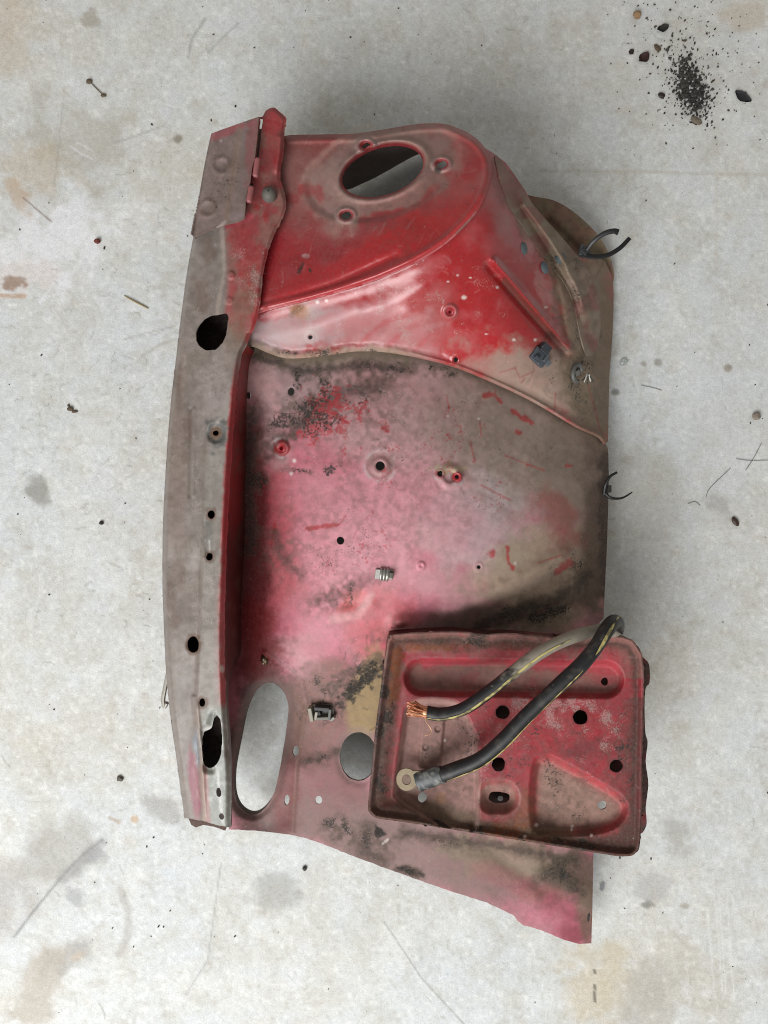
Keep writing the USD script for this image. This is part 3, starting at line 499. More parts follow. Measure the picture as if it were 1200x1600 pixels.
s = Soup(); sheet(s, CAP_OUT, [HOLE, ell(572, 228, 6.5, 4.5, -19), ell(690, 257, 8, 5.5, -19), ell(541, 337, 8, 6, -19)], z_cap, p_cap, 2.0)
def p_inner(x, y, t):
    P = Paint(x + t * 40, y + t * 70, c(70, 52, 50), .7); P.lay(sstep(.5, .7, P.nz(20, 3)), c(90, 40, 42)); P.lay(sstep(.55, .7, P.nz(9, 4)) * .7, c(40, 34, 32)); return P.mottle(.2)
skirt(s, [(442, 213), (500, 210), (550, 209), (600, 202), (650, 194), (690, 193), (720, 202), (745, 217)], z_cap, .009, p_inner, lambda x, y: np.stack([.0 * x, .0 + .05 * sstep(500, 740, x)], -1), side=-1, under=c(84, 70, 66))
ho = np.vstack([HOLE, HOLE[:1]]); skirt(s, ho[::2], z_cap, lambda x, y: z_cap(x, y) - .006, lambda x, y, t: Paint(x, y, c(150, 40, 48), .5).mottle(.2), (0, 0), n=2, rows=5, side=1, wob=0, under=c(120, 40, 44))
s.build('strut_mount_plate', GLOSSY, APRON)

Z_SK = field([(395, 505, .150), (480, 482, .170), (560, 456, .190), (650, 420, .209), (720, 370, .216), (757, 318, .212), (769, 265, .196), (745, 225, .172), (600, 440, .197),
    (385, 540, .135), (420, 552, .134), (450, 560, .136), (560, 549, .139), (620, 553, .138), (700, 571, .131), (760, 594, .118), (830, 627, .099), (900, 668, .073), (940, 690, .046),
    (480, 520, .153), (560, 500, .168), (640, 490, .176), (720, 470, .176), (760, 420, .187), (800, 375, .172), (790, 300, .172), (780, 260, .176), (800, 285, .148), (835, 345, .128), (870, 385, .098), (905, 405, .074), (930, 410, .052),
    (820, 450, .150), (870, 470, .112), (880, 420, .104), (900, 520, .088), (860, 540, .114), (800, 540, .140), (720, 530, .152), (930, 480, .054), (952, 440, .020), (956, 520, .018), (952, 600, .020), (945, 660, .034), (925, 580, .062), (880, 600, .094)], smooth=1e-4)
SK_OUT = [tuple(p) for p in SEAMS[4:-4]] + [(950, 690), (951, 640), (952, 590), (956, 540), (958, 500), (959, 460), (957, 432), (945, 408), (925, 398), (905, 402), (880, 376), (856, 350), (835, 325), (822, 300), (806, 276), (790, 254), (772, 240), (752, 228), (735, 235)] + [tuple(p) for p in [(745, 265), (742, 290), (728, 325), (700, 355), (660, 385), (600, 415), (520, 442), (450, 462), (390, 480), (382, 510), (374, 536)]]
def z_sk(x, y):
    z = Z_SK(x, y)
    z = z + .0075 * np.exp(-(seg_dist(x, y, [(772, 408), (830, 475), (890, 545)]) / 6) ** 2)                    # pressed rib
    z = z - .004 * np.exp(-(seg_dist(x, y, [(764, 416), (820, 482), (880, 550)]) / 7) ** 2)
    for p, h, w in (([(800, 300), (850, 380), (890, 450), (920, 530)], -.010, 9), ([(820, 320), (870, 390), (905, 450), (930, 500)], .009, 8), ([(865, 420), (876, 480), (884, 530)], -.006, 6), ([(895, 420), (915, 460), (930, 500)], -.010, 7), ([(905, 480), (925, 560), (930, 640)], .003, 12), ([(870, 350), (915, 410)], -.004, 6)):
        z = z + h * np.exp(-(seg_dist(x, y, p) / w) ** 2)
    d = seg_dist(x, y, [tuple(p) for p in SEAMS]); lf = sstep(690, 590, x); z = z + .0030 * (1 - .5 * lf) * np.exp(-((d - 4) / (1.9 + 5 * lf)) ** 2) - .0012 * np.exp(-((d - 14) / 6) ** 2) + lf * .004 * np.exp(-(d / 16) ** 2) * (fb(x, y, 9, 67) - .5)
    for cx, cy, r, h in ((703, 487, 15, .003), (712, 562, 9, .001), (485, 527, 9, .001)):
        e = np.hypot(x - cx, y - cy); z = z + h * sstep(r, r * .6, e) - h * 1.2 * sstep(r * .55, r * .3, e)
    z = z + .003 * np.exp(-(seg_dist(x, y, [(480, 520), (560, 492), (660, 505)]) / 22) ** 2) - .003 * np.exp(-(seg_dist(x, y, [(520, 535), (600, 522), (690, 545)]) / 12) ** 2)
    fold = sstep(820, 930, x)
    z = z - .0065 * sstep(46, 6, seg_dist(x, y, [tuple(p) for p in RIM[::3]])) - .0007 * np.clip(-sdf(x, y, CAP_OUT[::3]), 0, 40)
    return z + .0030 * (fb(x, y, 60, 63) - .5) + (.0006 + .003 * fold) * (fb(x, y, 22, 64) - .5)
def p_sk(x, y):
    P = Paint(x, y, c(180, 34, 44), .28)
    P.blob(720, 450, 150, 70, RED * .85, .8, 0, .6, .5, 50, 1, .2); P.lay(sstep(.5, .75, P.nz(34, 2)) * .5, c(190, 80, 88), .5)
    P.blob(480, 515, 110, 34, c(184, 166, 170), .9, -6, .5, .8, 26, 3, .55); P.blob(610, 525, 110, 36, c(196, 140, 144), .8, 5, .5, .9, 24, 4, .5); P.blob(560, 490, 70, 20, c(196, 120, 126), .6, -10, .6, 1., 18, 4)
    for k in range(7): P.stroke(spline([(560 + 22 * k, 540 + 2 * k), (600 + 20 * k, 505 + 3 * k), (650 + 16 * k, 490 + 6 * k)]), 4, c(206, 150, 154) if k % 2 else c(190, 50, 60), .4, .8, .8, 14, 5)
    P.blob(735, 535, 60, 34, c(184, 20, 32), .85, 12, .7, .5, 20, 6, .24)
    for k in range(5): P.stroke(spline([(690 + 13 * k, 512), (715 + 13 * k, 530 + 3 * k), (722 + 12 * k, 562)]), 1.6, c(200, 70, 78), .22, .9, .6)
    P.lay(sstep(.42, .72, P.nz(46, 15, 4)) * .42 * sstep(860, 640, x), c(200, 128, 130), .4)
    P.blob(870, 600, 120, 46, BEIGE, .9, 22, .5, .6, 30, 7, .8); P.blob(790, 580, 60, 26, c(164, 136, 124), .75, 20, .6, .8, 22, 7, .7); P.blob(930, 540, 44, 180, c(136, 122, 100), .95, 0, .45, .5, 34, 8, .85)
    P.blob(900, 460, 34, 100, c(154, 140, 120), .9, -14, .5, .6, 22, 8, .85); P.blob(800, 300, 20, 80, c(128, 70, 66), .75, -28, .6, .7, 22, 9, .6); P.blob(860, 400, 14, 70, c(138, 120, 96), .85, -38, .5, .7, 16, 9, .85)
    P.blob(830, 355, 14, 60, c(132, 112, 92), .8, -35, .5, .7, 16, 9); P.blob(800, 400, 26, 60, c(158, 60, 66), .5, -20, .6, .9, 20, 10); P.blob(918, 468, 14, 30, c(168, 140, 142), .8, -25, .6, .8, 12, 10); P.blob(912, 475, 8, 12, c(130, 60, 70), .7, -20)
    P.blob(850, 455, 10, 30, c(190, 140, 140), .55, -20, .6, 1., 10, 11); P.blob(825, 380, 9, 26, c(190, 140, 140), .5, -10, .6, 1., 10, 11); P.blob(785, 345, 14, 40, c(170, 120, 120), .4, -20, .7, 1., 14, 11)
    P.stroke([(790, 440), (840, 498), (880, 545)], 7, c(96, 66, 58), .75, .6, .5); P.stroke([(775, 408), (830, 472), (888, 540)], 4, c(188, 50, 58), .7, .5, .4)
    P.blob(465, 484, 11, 8, RUST, .9, 10, .5, .8, 8, 12, .9); P.blob(468, 486, 16, 12, c(190, 150, 110), .5); P.stroke([(455, 492), (478, 472)], 4, c(122, 84, 60), .6)
    d = seg_dist(x, y, [tuple(p) for p in SEAMS]); P.lay(sstep(15, 3, d + (P.nz(10, 13) - .5) * 20) * .8 * sstep(690, 620, x), c(166, 152, 130), .9); P.lay(sstep(3.5, 1, d) * .6 * (x > 640), c(150, 110, 98), .6)
    P.lay(sstep(9, 2, seg_dist(x, y, [tuple(p) for p in RIM[:60]])) * .4, DEEP)  # gap shadow under the cap rim painted in deep red
    P.specks(520, 552, 150, 12, GRIME, .9, 0, 4.5, 33, .9); P.specks(650, 470, 260, 110, None, .62, 0, 4, 34, .7, ch=2); P.specks(560, 520, 200, 50, None, .8, 0, 4, 36, .7, ch=2); P.specks(900, 560, 80, 150, c(80, 64, 48), .6, 0, 6, 35, .7)
    for cx, cy, r in ((725, 465, 4), (777, 449, 2.5), (803, 531, 2.5), (836, 531, 2.5), (760, 522, 2), (853, 480, 2.5), (735, 434, 2), (715, 430, 2), (510, 470, 3), (700, 440, 2), (496, 472, 3)): P.blob(cx, cy, r, r * .8, c(236, 226, 222), .9, nz=.2)
    e = np.hypot(x - 703, y - 487); P.lay(np.exp(-((e - 9) / 2.5) ** 2) * .6, c(206, 120, 126)); P.lay(np.exp(-((np.hypot(x - 485, y - 527) - 8) / 2) ** 2) * .7, CHALK)
    for p in ([(780, 582), (805, 575), (812, 590), (835, 580)], [(868, 615), (866, 645)], [(918, 600), (930, 640), (937, 670)], [(820, 590), (815, 598)]): P.stroke(p, 1.2, c(150, 50, 54), .55, .6, .8, 8)
    P.hairs(60, (820, 300, 950, 680), c(84, 66, 50), (10, 40), 1.4, .6, 23, 80); P.hairs(40, (600, 400, 880, 600), c(214, 160, 160), (6, 20), 1., .4, 24)
    return P.mottle(.07, 49, (.80, .73, .70))
s = Soup(); sheet(s, SK_OUT, [ell(703, 487, 4.5, 5), ell(712, 562, 3.6, 4), ell(485, 527, 3.5, 3)], z_sk, p_sk, 2.0)
skirt(s, [(959, 460), (958, 500), (956, 540), (952, 590), (951, 640), (950, 690)], z_sk, .002, p_dark, (0, 0), side=-1)
s.build('strut_tower', GLOSSY, APRON)

# crumpled side flange that overlaps the tower's flank
FLK = closed([(773, 243), (800, 274), (836, 323), (870, 362), (904, 402), (926, 438), (938, 490), (934, 540), (918, 556), (906, 520), (896, 472), (878, 436), (846, 398), (818, 356), (792, 312)], 5)
def z_flk(x, y):
    t = (x - 773) / 160 + (y - 243) / 300
    return z_sk(x, y) + .0022 + .005 * (fb(x * 1.2, y * .8, 26, 68) - .5) * sstep(.1, .6, t) + .004 * np.exp(-(seg_dist(x, y, [(785, 275), (850, 360), (900, 430), (918, 530)]) / 6) ** 2)
def p_flk(x, y):
    P = Paint(x, y, c(160, 146, 128), .7); P.lay(sstep(340, 270, y) * .8, c(128, 64, 60), .5); P.lay(sstep(.5, .7, P.nz(16, 2)) * .6, c(122, 106, 86)); P.lay(sstep(.52, .7, P.nz(22, 5)) * .6, c(168, 146, 132)); P.lay(sstep(.56, .7, P.nz(30, 7)) * .6, c(150, 84, 84)); P.specks(890, 440, 80, 110, None, .6, 50, 5, 36); return P.mottle(.16)
s = Soup(); sheet(s, FLK, [], z_flk, p_flk, 2.0); s.build('side_flange', PAINTED, APRON)

# back flange behind the tower
Z_FL = field([(800, 270, .05), (830, 306, .050), (870, 315, .044), (905, 340, .034), (945, 385, .022), (958, 420, .014), (880, 400, .03), (930, 440, .012), (780, 330, .05)], smooth=1e-4)
def z_fl(x, y): return Z_FL(x, y) - .006 * np.exp(-(seg_dist(x, y, [(855, 345), (905, 392)]) / 7) ** 2) + .002 * (fb(x, y, 26, 66) - .5)
def p_fl(x, y):
    P = Paint(x, y, c(150, 136, 112), .85); P.lay(sstep(.5, .7, P.nz(20, 2)) * .6, c(112, 94, 72)); P.lay(sstep(.56, .7, P.nz(26, 5)) * .5, c(150, 100, 92)); P.specks(880, 360, 100, 80, c(70, 56, 42), .6, 0, 5, 36, .6); return P.mottle(.16)
s = Soup(); FL = closed([(790, 290), (815, 305), (835, 307), (870, 315), (905, 338), (938, 372), (955, 408), (958, 440), (930, 470), (880, 440), (820, 380)], 5)
sheet(s, FL, [], z_fl, p_fl, 2.6); skirt(s, [(815, 303), (835, 307), (870, 315), (905, 338), (938, 372), (956, 410)], z_fl, .002, p_dark, (0, 0), side=-1)
s.build('back_flange', PAINTED, APRON)

# ---- upper rail
LEFT = spline([(331, 208), (318, 280), (303, 366), (290, 440), (275, 560), (265, 650), (258, 750), (254, 850), (255, 950), (262, 1080), (275, 1180), (288, 1278)], 6)
RIGHT = spline([(361, 1293), (360, 1200), (353, 1100), (351, 1000), (353, 900), (357, 800), (363, 700), (370, 620), (377, 560), (386, 538), (400, 505), (407, 470), (411, 430), (424, 378), (445, 332), (447, 312), (440, 288), (438, 268), (443, 240), (445, 200), (447, 186), (441, 178), (428, 168), (418, 171), (410, 182)], 5)
RAIL_OUT = [tuple(p) for p in LEFT] + [(302, 1280), (322, 1284), (340, 1289)] + [tuple(p) for p in RIGHT]
DHOLE = closed([(356, 492), (355, 512), (350, 532), (338, 545), (322, 547), (309, 537), (306, 520), (314, 503), (328, 494), (344, 491)], 5)
TEAR = closed([(337, 1117), (344, 1123), (346, 1140), (347, 1160), (343, 1185), (333, 1199), (322, 1198), (316, 1184), (316, 1160), (319, 1144), (330, 1138), (333, 1127)], 4)
RAIL_HOLES = [np.array([(406.5, 184), (410.5, 184), (403.5, 252), (400, 252)]), np.array([(390, 286), (395.5, 286), (391, 316), (385.5, 316)]), DHOLE, ell(337, 677, 4.5, 4.5), ell(330, 804, 5.5, 6.5), ell(327, 870, 5, 6), ell(302, 1007, 9, 13), ell(316, 1098, 4.8, 6.5), TEAR, ell(342, 1238, 4, 7, -8), ell(346, 1276, 4, 5, -20)]
Z_RAIL = field([(330, 210, .150), (303, 366, .150), (275, 560, .150), (258, 750, .149), (254, 900, .146), (262, 1080, .132), (288, 1278, .104),
                (430, 180, .152), (445, 300, .158), (410, 430, .168), (380, 560, .167), (363, 700, .165), (355, 850, .163), (352, 1000, .156), (355, 1130, .143), (361, 1290, .114),
                (370, 300, .157), (350, 420, .163), (330, 600, .162), (310, 800, .160), (305, 1000, .153), (318, 1200, .128), (325, 1284, .112)], smooth=1e-4)
def z_rail(x, y):
    z = Z_RAIL(x, y)
    dl, dr = seg_dist(x, y, [tuple(p) for p in LEFT]), seg_dist(x, y, [tuple(p) for p in RIGHT])
    z = z - .012 * sstep(9, 0, dl) ** 2 - .010 * sstep(11, 0, dr) ** 2 * (y > 520) - .003 * sstep(6, 0, dr) * (y <= 520)
    step = np.interp(y, [340, 420, 500, 560, 700, 900, 1100, 1290], [346, 350, 340, 330, 322, 316, 308, 322])
    z = z - .005 * sstep(5, -5, x - step)                      # outer flange a step lower
    z = z + .002 * np.exp(-((x - step) / 3) ** 2) * (y > 330)
    z = z - .0016 * np.exp(-(seg_dist(x, y, [(298, 640), (296, 775)]) / 3.0) ** 2) + .001 * np.exp(-(seg_dist(x, y, [(303, 640), (301, 775)]) / 3) ** 2)
    for cx, cy, r, h in ((337, 677, 18, -.003), (329, 838, 44, -.0025), (361, 430, 8, .002), (358, 470, 8, .001), (302, 1007, 14, -.002)):
        z = z + h * sstep(r, r * .55, np.hypot((x - cx) * (2.6 if r > 40 else 1), y - cy))
    for cx, cy, r, h in ((275, 600, 16, -.003), (266, 880, 18, -.003), (290, 940, 14, -.002), (282, 1110, 18, .0025), (340, 590, 20, -.002), (305, 450, 22, -.003), (300, 860, 14, .002), (330, 940, 16, -.002)):
        z = z + h * np.exp(-((x - cx) / r) ** 2 - ((y - cy) / (r * 1.7)) ** 2)
    z = z + .0035 * np.exp(-(seg_dist(x, y, [(304, 1090), (315, 1180), (318, 1280)]) / 4) ** 2) - .005 * sstep(12, 0, np.abs(sdf(x, y, TEAR))) * (x < 335)
    z = z + .003 * np.exp(-(seg_dist(x, y, [(438, 215), (432, 265)]) / 5) ** 2)
    return z + .0016 * (fb(x, y, 36, 71) - .5) + .0026 * (fb(x * 2.2, y * .35, 50, 76) - .5) + .0006 * (fb(x, y, 12, 72) - .5)
def p_rail(x, y):
    P = Paint(x, y, c(154, 147, 144), .42); P.lay(sstep(.5, .7, P.nz(40, 1)) * .5, c(138, 130, 122)); P.lay(sstep(.5, .3, P.nz(30, 2)) * .4, c(176, 171, 168))
    P.blob(275, 720, 16, 200, c(150, 132, 122), .5, 0, .8, .6, 30, 2)
    m = sstep(-6, 8, x - np.interp(y, [150, 340, 420, 500, 540], [395, 352, 356, 352, 372])) * sstep(550, 500, y)
    P.lay(m * .95, c(176, 74, 78), .5); P.lay(m * sstep(.45, .65, P.nz(22, 3)) * .8, c(160, 116, 108), .7); P.lay(m * sstep(.55, .7, P.nz(13, 4)) * .7, c(178, 36, 46), .4)
    P.blob(432, 210, 16, 50, c(176, 50, 56), .6, 0, .6, .9, 16, 4); P.blob(375, 500, 18, 60, c(138, 118, 100), .6, 15, .6, .9, 16, 5); P.blob(385, 395, 14, 40, c(184, 44, 54), .6, 0, .6, .9, 16, 5); P.blob(370, 345, 26, 7, c(206, 96, 110), .8, -15, .5, .9, 10, 5)
    P.stroke([(391, 530), (402, 495), (407, 470)], 7, c(190, 40, 50), .7, .5, .8, 10, 5); P.stroke(spline([(346, 352), (350, 420), (342, 470), (340, 492), (345, 500)]), 3, c(190, 178, 172), .8, .6, .3)
    P.blob(340, 610, 26, 60, c(184, 176, 176), .7, 0, .6, .6, 24, 6); P.poly([(345, 640), (360, 640), (352, 750), (330, 800), (320, 790), (326, 700)], 10, c(176, 176, 172), .6, None, 8)
    dr = seg_dist(x, y, [tuple(p) for p in RIGHT]); lip = sstep(13, 6, dr + (P.nz(12, 7) - .5) * 6) * sstep(540, 620, y) * sstep(1115, 1095, y)
    P.lay(lip * .95, c(182, 32, 44), .35); P.lay(sstep(20, 12, dr) * sstep(860, 950, y) * sstep(1110, 1090, y) * .4, c(196, 110, 116))
    P.blob(337, 677, 16, 26, c(92, 98, 100), .85, 0, .35, .8, 10, 8, .6); P.blob(337, 677, 9, 11, c(136, 118, 96), .9, 0, .4, .7, 6, 8); P.stroke([(327, 818), (325, 860)], 7, c(74, 74, 74), .85, .5, .8, 8, 8); P.stroke([(328, 790), (328, 876)], 15, c(150, 150, 144), .5, .6, .5); P.stroke([(327, 845), (328, 862)], 1.3, c(220, 220, 220), .9, .5, 0)
    z = sstep(-4, 6, x - np.interp(y, [880, 1000, 1110, 1290], [316, 314, 308, 326])) * sstep(820, 900, y) * (1 - lip); P.lay(z * .6, c(166, 164, 158), .5)
    z = sstep(312, 326, x) * sstep(1095, 1118, y); P.lay(z * .9, c(158, 168, 164), .38); P.lay(z * sstep(.5, .62, P.nz(8, 9)) * .5, c(206, 214, 214), .3); P.lay(z * sstep(.45, .3, P.nz(22, 10)) * .6, c(110, 96, 88))
    P.blob(309, 1165, 7, 30, c(140, 152, 166), .9, 0, .4, .8, 8, 11, .3); P.stroke([(333, 1200), (345, 1165), (346, 1130)], 2, c(226, 230, 230), .9, .5, .6, 5, 11, .25); P.stroke([(340, 1205), (344, 1250), (348, 1285)], 2.4, c(214, 220, 220), .8, .5, 1.2, 5, 11, .25); P.stroke([(318, 1140), (330, 1137)], 2, c(230, 232, 230), .9)
    P.blob(304, 1230, 8, 60, c(168, 80, 108), .7, -6, .5, .6, 16, 12); P.stroke([(318, 1200), (324, 1282)], 5, c(190, 110, 112), .6, .6, .6); P.stroke([(308, 1110), (316, 1200), (320, 1280)], 3, c(190, 176, 164), .7, .6, .4); P.blob(347, 1045, 3, 6, c(230, 230, 226), .9)
    for cx, cy, rx, ry in ((293, 670, 8, 22), (288, 715, 5, 10), (275, 590, 10, 20), (266, 940, 8, 30), (285, 910, 6, 20), (275, 970, 9, 12), (315, 460, 14, 30), (325, 395, 10, 20)): P.blob(cx, cy, rx, ry, c(128, 110, 102), .6, 0, .7, .9, 12, 13)
    P.stroke([(298, 640), (296, 775)], 1.6, c(110, 98, 90), .5, .5, .6); P.hairs(70, (255, 380, 350, 1270), c(196, 188, 184), (5, 20), 1., .4, 25, 85); P.hairs(16, (255, 380, 350, 1270), c(110, 94, 88), (4, 10), 1., .4, 26); P.specks(310, 750, 90, 620, None, .42, 0, 4.5, 37, .6); P.specks(310, 750, 90, 620, None, .6, 0, 4.5, 38, .6, ch=2); P.specks(400, 400, 60, 170, c(120, 96, 84), .7, 0, 6, 38, .6)
    for h in RAIL_HOLES[3:8]: P.lay(sstep(7, 1, np.abs(sdf(x, y, h)) + (P.nz(5, 15) - .5) * 6) * .7, c(112, 78, 56), .8)
    return P.mottle(.08, 53, (.70, .65, .61))
s = Soup(); sheet(s, RAIL_OUT, RAIL_HOLES, z_rail, p_rail, 1.8, rag=2.2)
def p_outer(x, y, t):
    P = Paint(x + t * 30, y + t * 60, c(150, 132, 126), .7); P.lay(sstep(.5, .7, P.nz(20, 3)), c(128, 108, 100)); return P.mottle(.15)
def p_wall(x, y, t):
    P = Paint(x + t * 40, y + t * 20, c(150, 24, 30), .4); P.lay(sstep(.5, .7, P.nz(24, 3)) * .7, c(110, 26, 28)); P.lay(sstep(760, 880, y) * .85, c(70, 20, 20)); P.lay(sstep(.3, 1.0, t + (P.nz(18, 4) - .5) * .6) * .7, c(64, 26, 24)); P.lay(sstep(.56, .7, P.nz(8, 5)) * .6, c(96, 78, 66)); return P.mottle(.18)  # wall's shade painted in as dark maroon along its lower run
skirt(s, LEFT[::4], z_rail, lambda x, y: z_rail(x, y) - .07, p_outer, (.006, 0), side=1)
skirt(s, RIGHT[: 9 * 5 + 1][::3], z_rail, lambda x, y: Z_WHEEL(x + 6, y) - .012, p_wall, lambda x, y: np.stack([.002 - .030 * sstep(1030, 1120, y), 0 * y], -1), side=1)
s.build('upper_rail', PAINTED, APRON)
# closing plate that makes the rail a box
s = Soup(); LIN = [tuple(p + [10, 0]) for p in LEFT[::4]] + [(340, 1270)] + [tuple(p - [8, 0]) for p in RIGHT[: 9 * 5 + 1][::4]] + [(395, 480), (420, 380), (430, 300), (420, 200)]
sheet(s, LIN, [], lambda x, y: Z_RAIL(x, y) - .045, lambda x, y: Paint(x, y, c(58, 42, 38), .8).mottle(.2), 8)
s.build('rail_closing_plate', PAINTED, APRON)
s = Soup(); sheet(s, [(293, 1276), (299, 1289), (306, 1293), (318, 1289), (335, 1292), (352, 1298), (357, 1286), (320, 1276)], [], lambda x, y: Z_RAIL(x, y) - .016, lambda x, y: Paint(x, y, c(84, 60, 50), .8).mottle(.25), 2)  # dark sheet added to stand in for the shaded open rail end
s.build('rail_end_shade', PAINTED, APRON)

# overlapping hinge-side plate on the rail's upper end
BR_OUT = [(330, 209), (345, 203), (404.5, 182), (402, 215), (398.5, 245), (394, 262), (391, 285), (386, 300), (384, 318), (382, 341), (372, 346), (346, 352), (322, 362), (302, 370), (300, 366), (312, 300), (322, 245)]
def z_br(x, y):
    z = Z_RAIL(x, y) + .005
    f = np.interp(y, [180, 350], [378, 352]); z = z + .004 * sstep(-4, 4, x - f)
    for cx, cy in ((345, 258), (323, 325)): 
        e = np.hypot((x - cx) * .95, y - cy); z = z + .0012 * np.exp(-((e - 12) / 4) ** 2) - .0008 * np.exp(-(e / 7) ** 2) + .0012 * np.exp(-(e / 14) ** 2) * (fb(x, y, 7, 75) - .5)
    return z - .006 * sstep(8, 0, seg_dist(x, y, [(330, 209), (322, 245), (302, 368)])) ** 2 + .001 * (fb(x, y, 24, 74) - .5)
def p_br(x, y):
    P = Paint(x, y, c(146, 130, 128), .5); P.lay(sstep(.5, .7, P.nz(26, 1)) * .6, c(126, 110, 102)); P.lay(sstep(.5, .3, P.nz(34, 2)) * .5, c(166, 152, 154)); P.lay(sstep(5, 1, sdf(x, y, BR_OUT) * -1) * .5, c(120, 104, 94)); f = np.interp(y, [180, 350], [378, 352]); P.lay(np.exp(-((x - f) / 5) ** 2) * .6, c(148, 128, 110))
    for cx, cy in ((345, 258), (323, 325)): e = np.hypot(x - cx, y - cy); P.lay(np.exp(-((e - 12) / 4) ** 2) * .6 * (P.nz(7, 3) > .45), c(120, 100, 88))
    P.blob(355, 205, 30, 7, c(176, 84, 96), .7, -20, .6, .9, 12, 4); P.blob(392, 230, 8, 50, c(166, 80, 86), .5, 6, .6, .8, 12, 4); P.blob(345, 220, 3, 3, CHALK, .9); P.specks(350, 280, 60, 90, None, .5, 0, 4.5, 38, .7); P.stroke([(340, 356), (352, 346)], 2, CHALK, .7); return P.mottle(.12, 57, (.72, .66, .64))
s = Soup(); sheet(s, BR_OUT, [], z_br, p_br, 1.8, t=.0016)
skirt(s, [(330, 209), (322, 245), (312, 300), (301, 368)], z_br, lambda x, y: z_br(x, y) - .03, p_outer, (.003, 0), side=1)
for y0, y1, x0, x1 in ((262, 284, 401, 398), (304, 322, 391, 388)):
    a, b = at(x0, y0, .168), at(x1, y1, .168)
    s.add_mesh(trimesh.creation.capsule(height=float(np.linalg.norm(b - a)), radius=.0028).apply_transform(trimesh.geometry.align_vectors([0, 0, 1], (b - a) / np.linalg.norm(b - a))).apply_translation(a), c(150, 84, 86), .5)
s.build('hinge_plate', PAINTED, APRON)

# ---- battery tray
TRAY_OUT = closed([(605, 1005), (609, 996), (618, 990), (700, 986), (760, 990), (800, 989), (870, 996), (930, 992), (978, 996), (996, 1010), (1005, 1034), (1006, 1100), (1004, 1180), (1003, 1260), (1000, 1318), (994, 1332), (980, 1338), (940, 1334), (850, 1319), (750, 1303), (650, 1287), (592, 1279), (580, 1272), (575, 1262), (578, 1230), (586, 1150), (596, 1070)], 5)
Z_TRAY = field([(610, 1000, .134), (990, 1000, .128), (1000, 1330, .124), (580, 1275, .132), (800, 1150, .131)], smooth=1e-4)
R_L = [(642, 1098), (700, 1094), (722, 1108), (738, 1140), (746, 1170), (744, 1298), (706, 1300), (665, 1278), (622, 1248), (618, 1230), (628, 1150)]
R_R = [(836, 1192), (850, 1184), (870, 1188), (950, 1232), (975, 1252), (977, 1272), (960, 1292), (920, 1302), (846, 1304), (832, 1290), (830, 1240)]
R_R = [tuple(p) for p in closed(R_R, 4)]; R_L = [tuple(p) for p in closed(R_L, 4)]
TRAY_HOLES = [ell(945, 1065, 6, 6), ell(785, 1113, 11, 10.5), ell(907, 1121, 11.5, 11.5), ell(963, 1197, 10.5, 10), ell(779, 1194, 10.5, 11), ell(941, 1258, 7, 7), ell(660, 1246, 6.8, 8),
              closed([(764, 1246), (768, 1238), (780, 1238), (794, 1241), (796, 1248), (790, 1254), (776, 1255), (766, 1252)], 5)]
TR = [tuple(p) for p in TRAY_OUT] + [tuple(TRAY_OUT[0])]
def rr(x, y, x0, y0, x1, y1, r):
    cx, cy = (x0 + x1) / 2, (y0 + y1) / 2; qx, qy = np.abs(x - cx) - (x1 - x0) / 2 + r, np.abs(y - cy) - (y1 - y0) / 2 + r
    return np.hypot(np.maximum(qx, 0), np.maximum(qy, 0)) + np.minimum(np.maximum(qx, qy), 0) - r
def z_tray(x, y):
    z = Z_TRAY(x, y); d = seg_dist(x, y, TR)
    z = z + .006 * sstep(34, 14, d) * (x < 720) * sstep(720, 620, x) + .0065 * sstep(11, 2.5, d) - .0015 * sstep(2, 0, d)
    yb = y - (x - 800) * .012
    z = z - .013 * sstep(5, -7, rr(x, yb, 634, 1034, 972, 1086, 26))
    z = z - .011 * sstep(4, -7, sdf(x, y, R_L)); z = z - .012 * sstep(5, -9, sdf(x, y, R_R))
    z = z - .012 * sstep(5, -14, rr(x, y, 747, 1222, 809, 1270, 23))
    z = z + .0032 * sstep(2.2, -2.2, rr(x + (y - 1150) * .09, y, 657, 1108, 692, 1200, 3))
    for cx, cy in ((684, 1139), (665, 1168)): e = np.hypot(x - cx, y - cy); z = z - .0012 * sstep(5.5, 3.5, e)
    return z + .0011 * (fb(x, y, 40, 81) - .5) + .0005 * (fb(x, y, 11, 82) - .5)
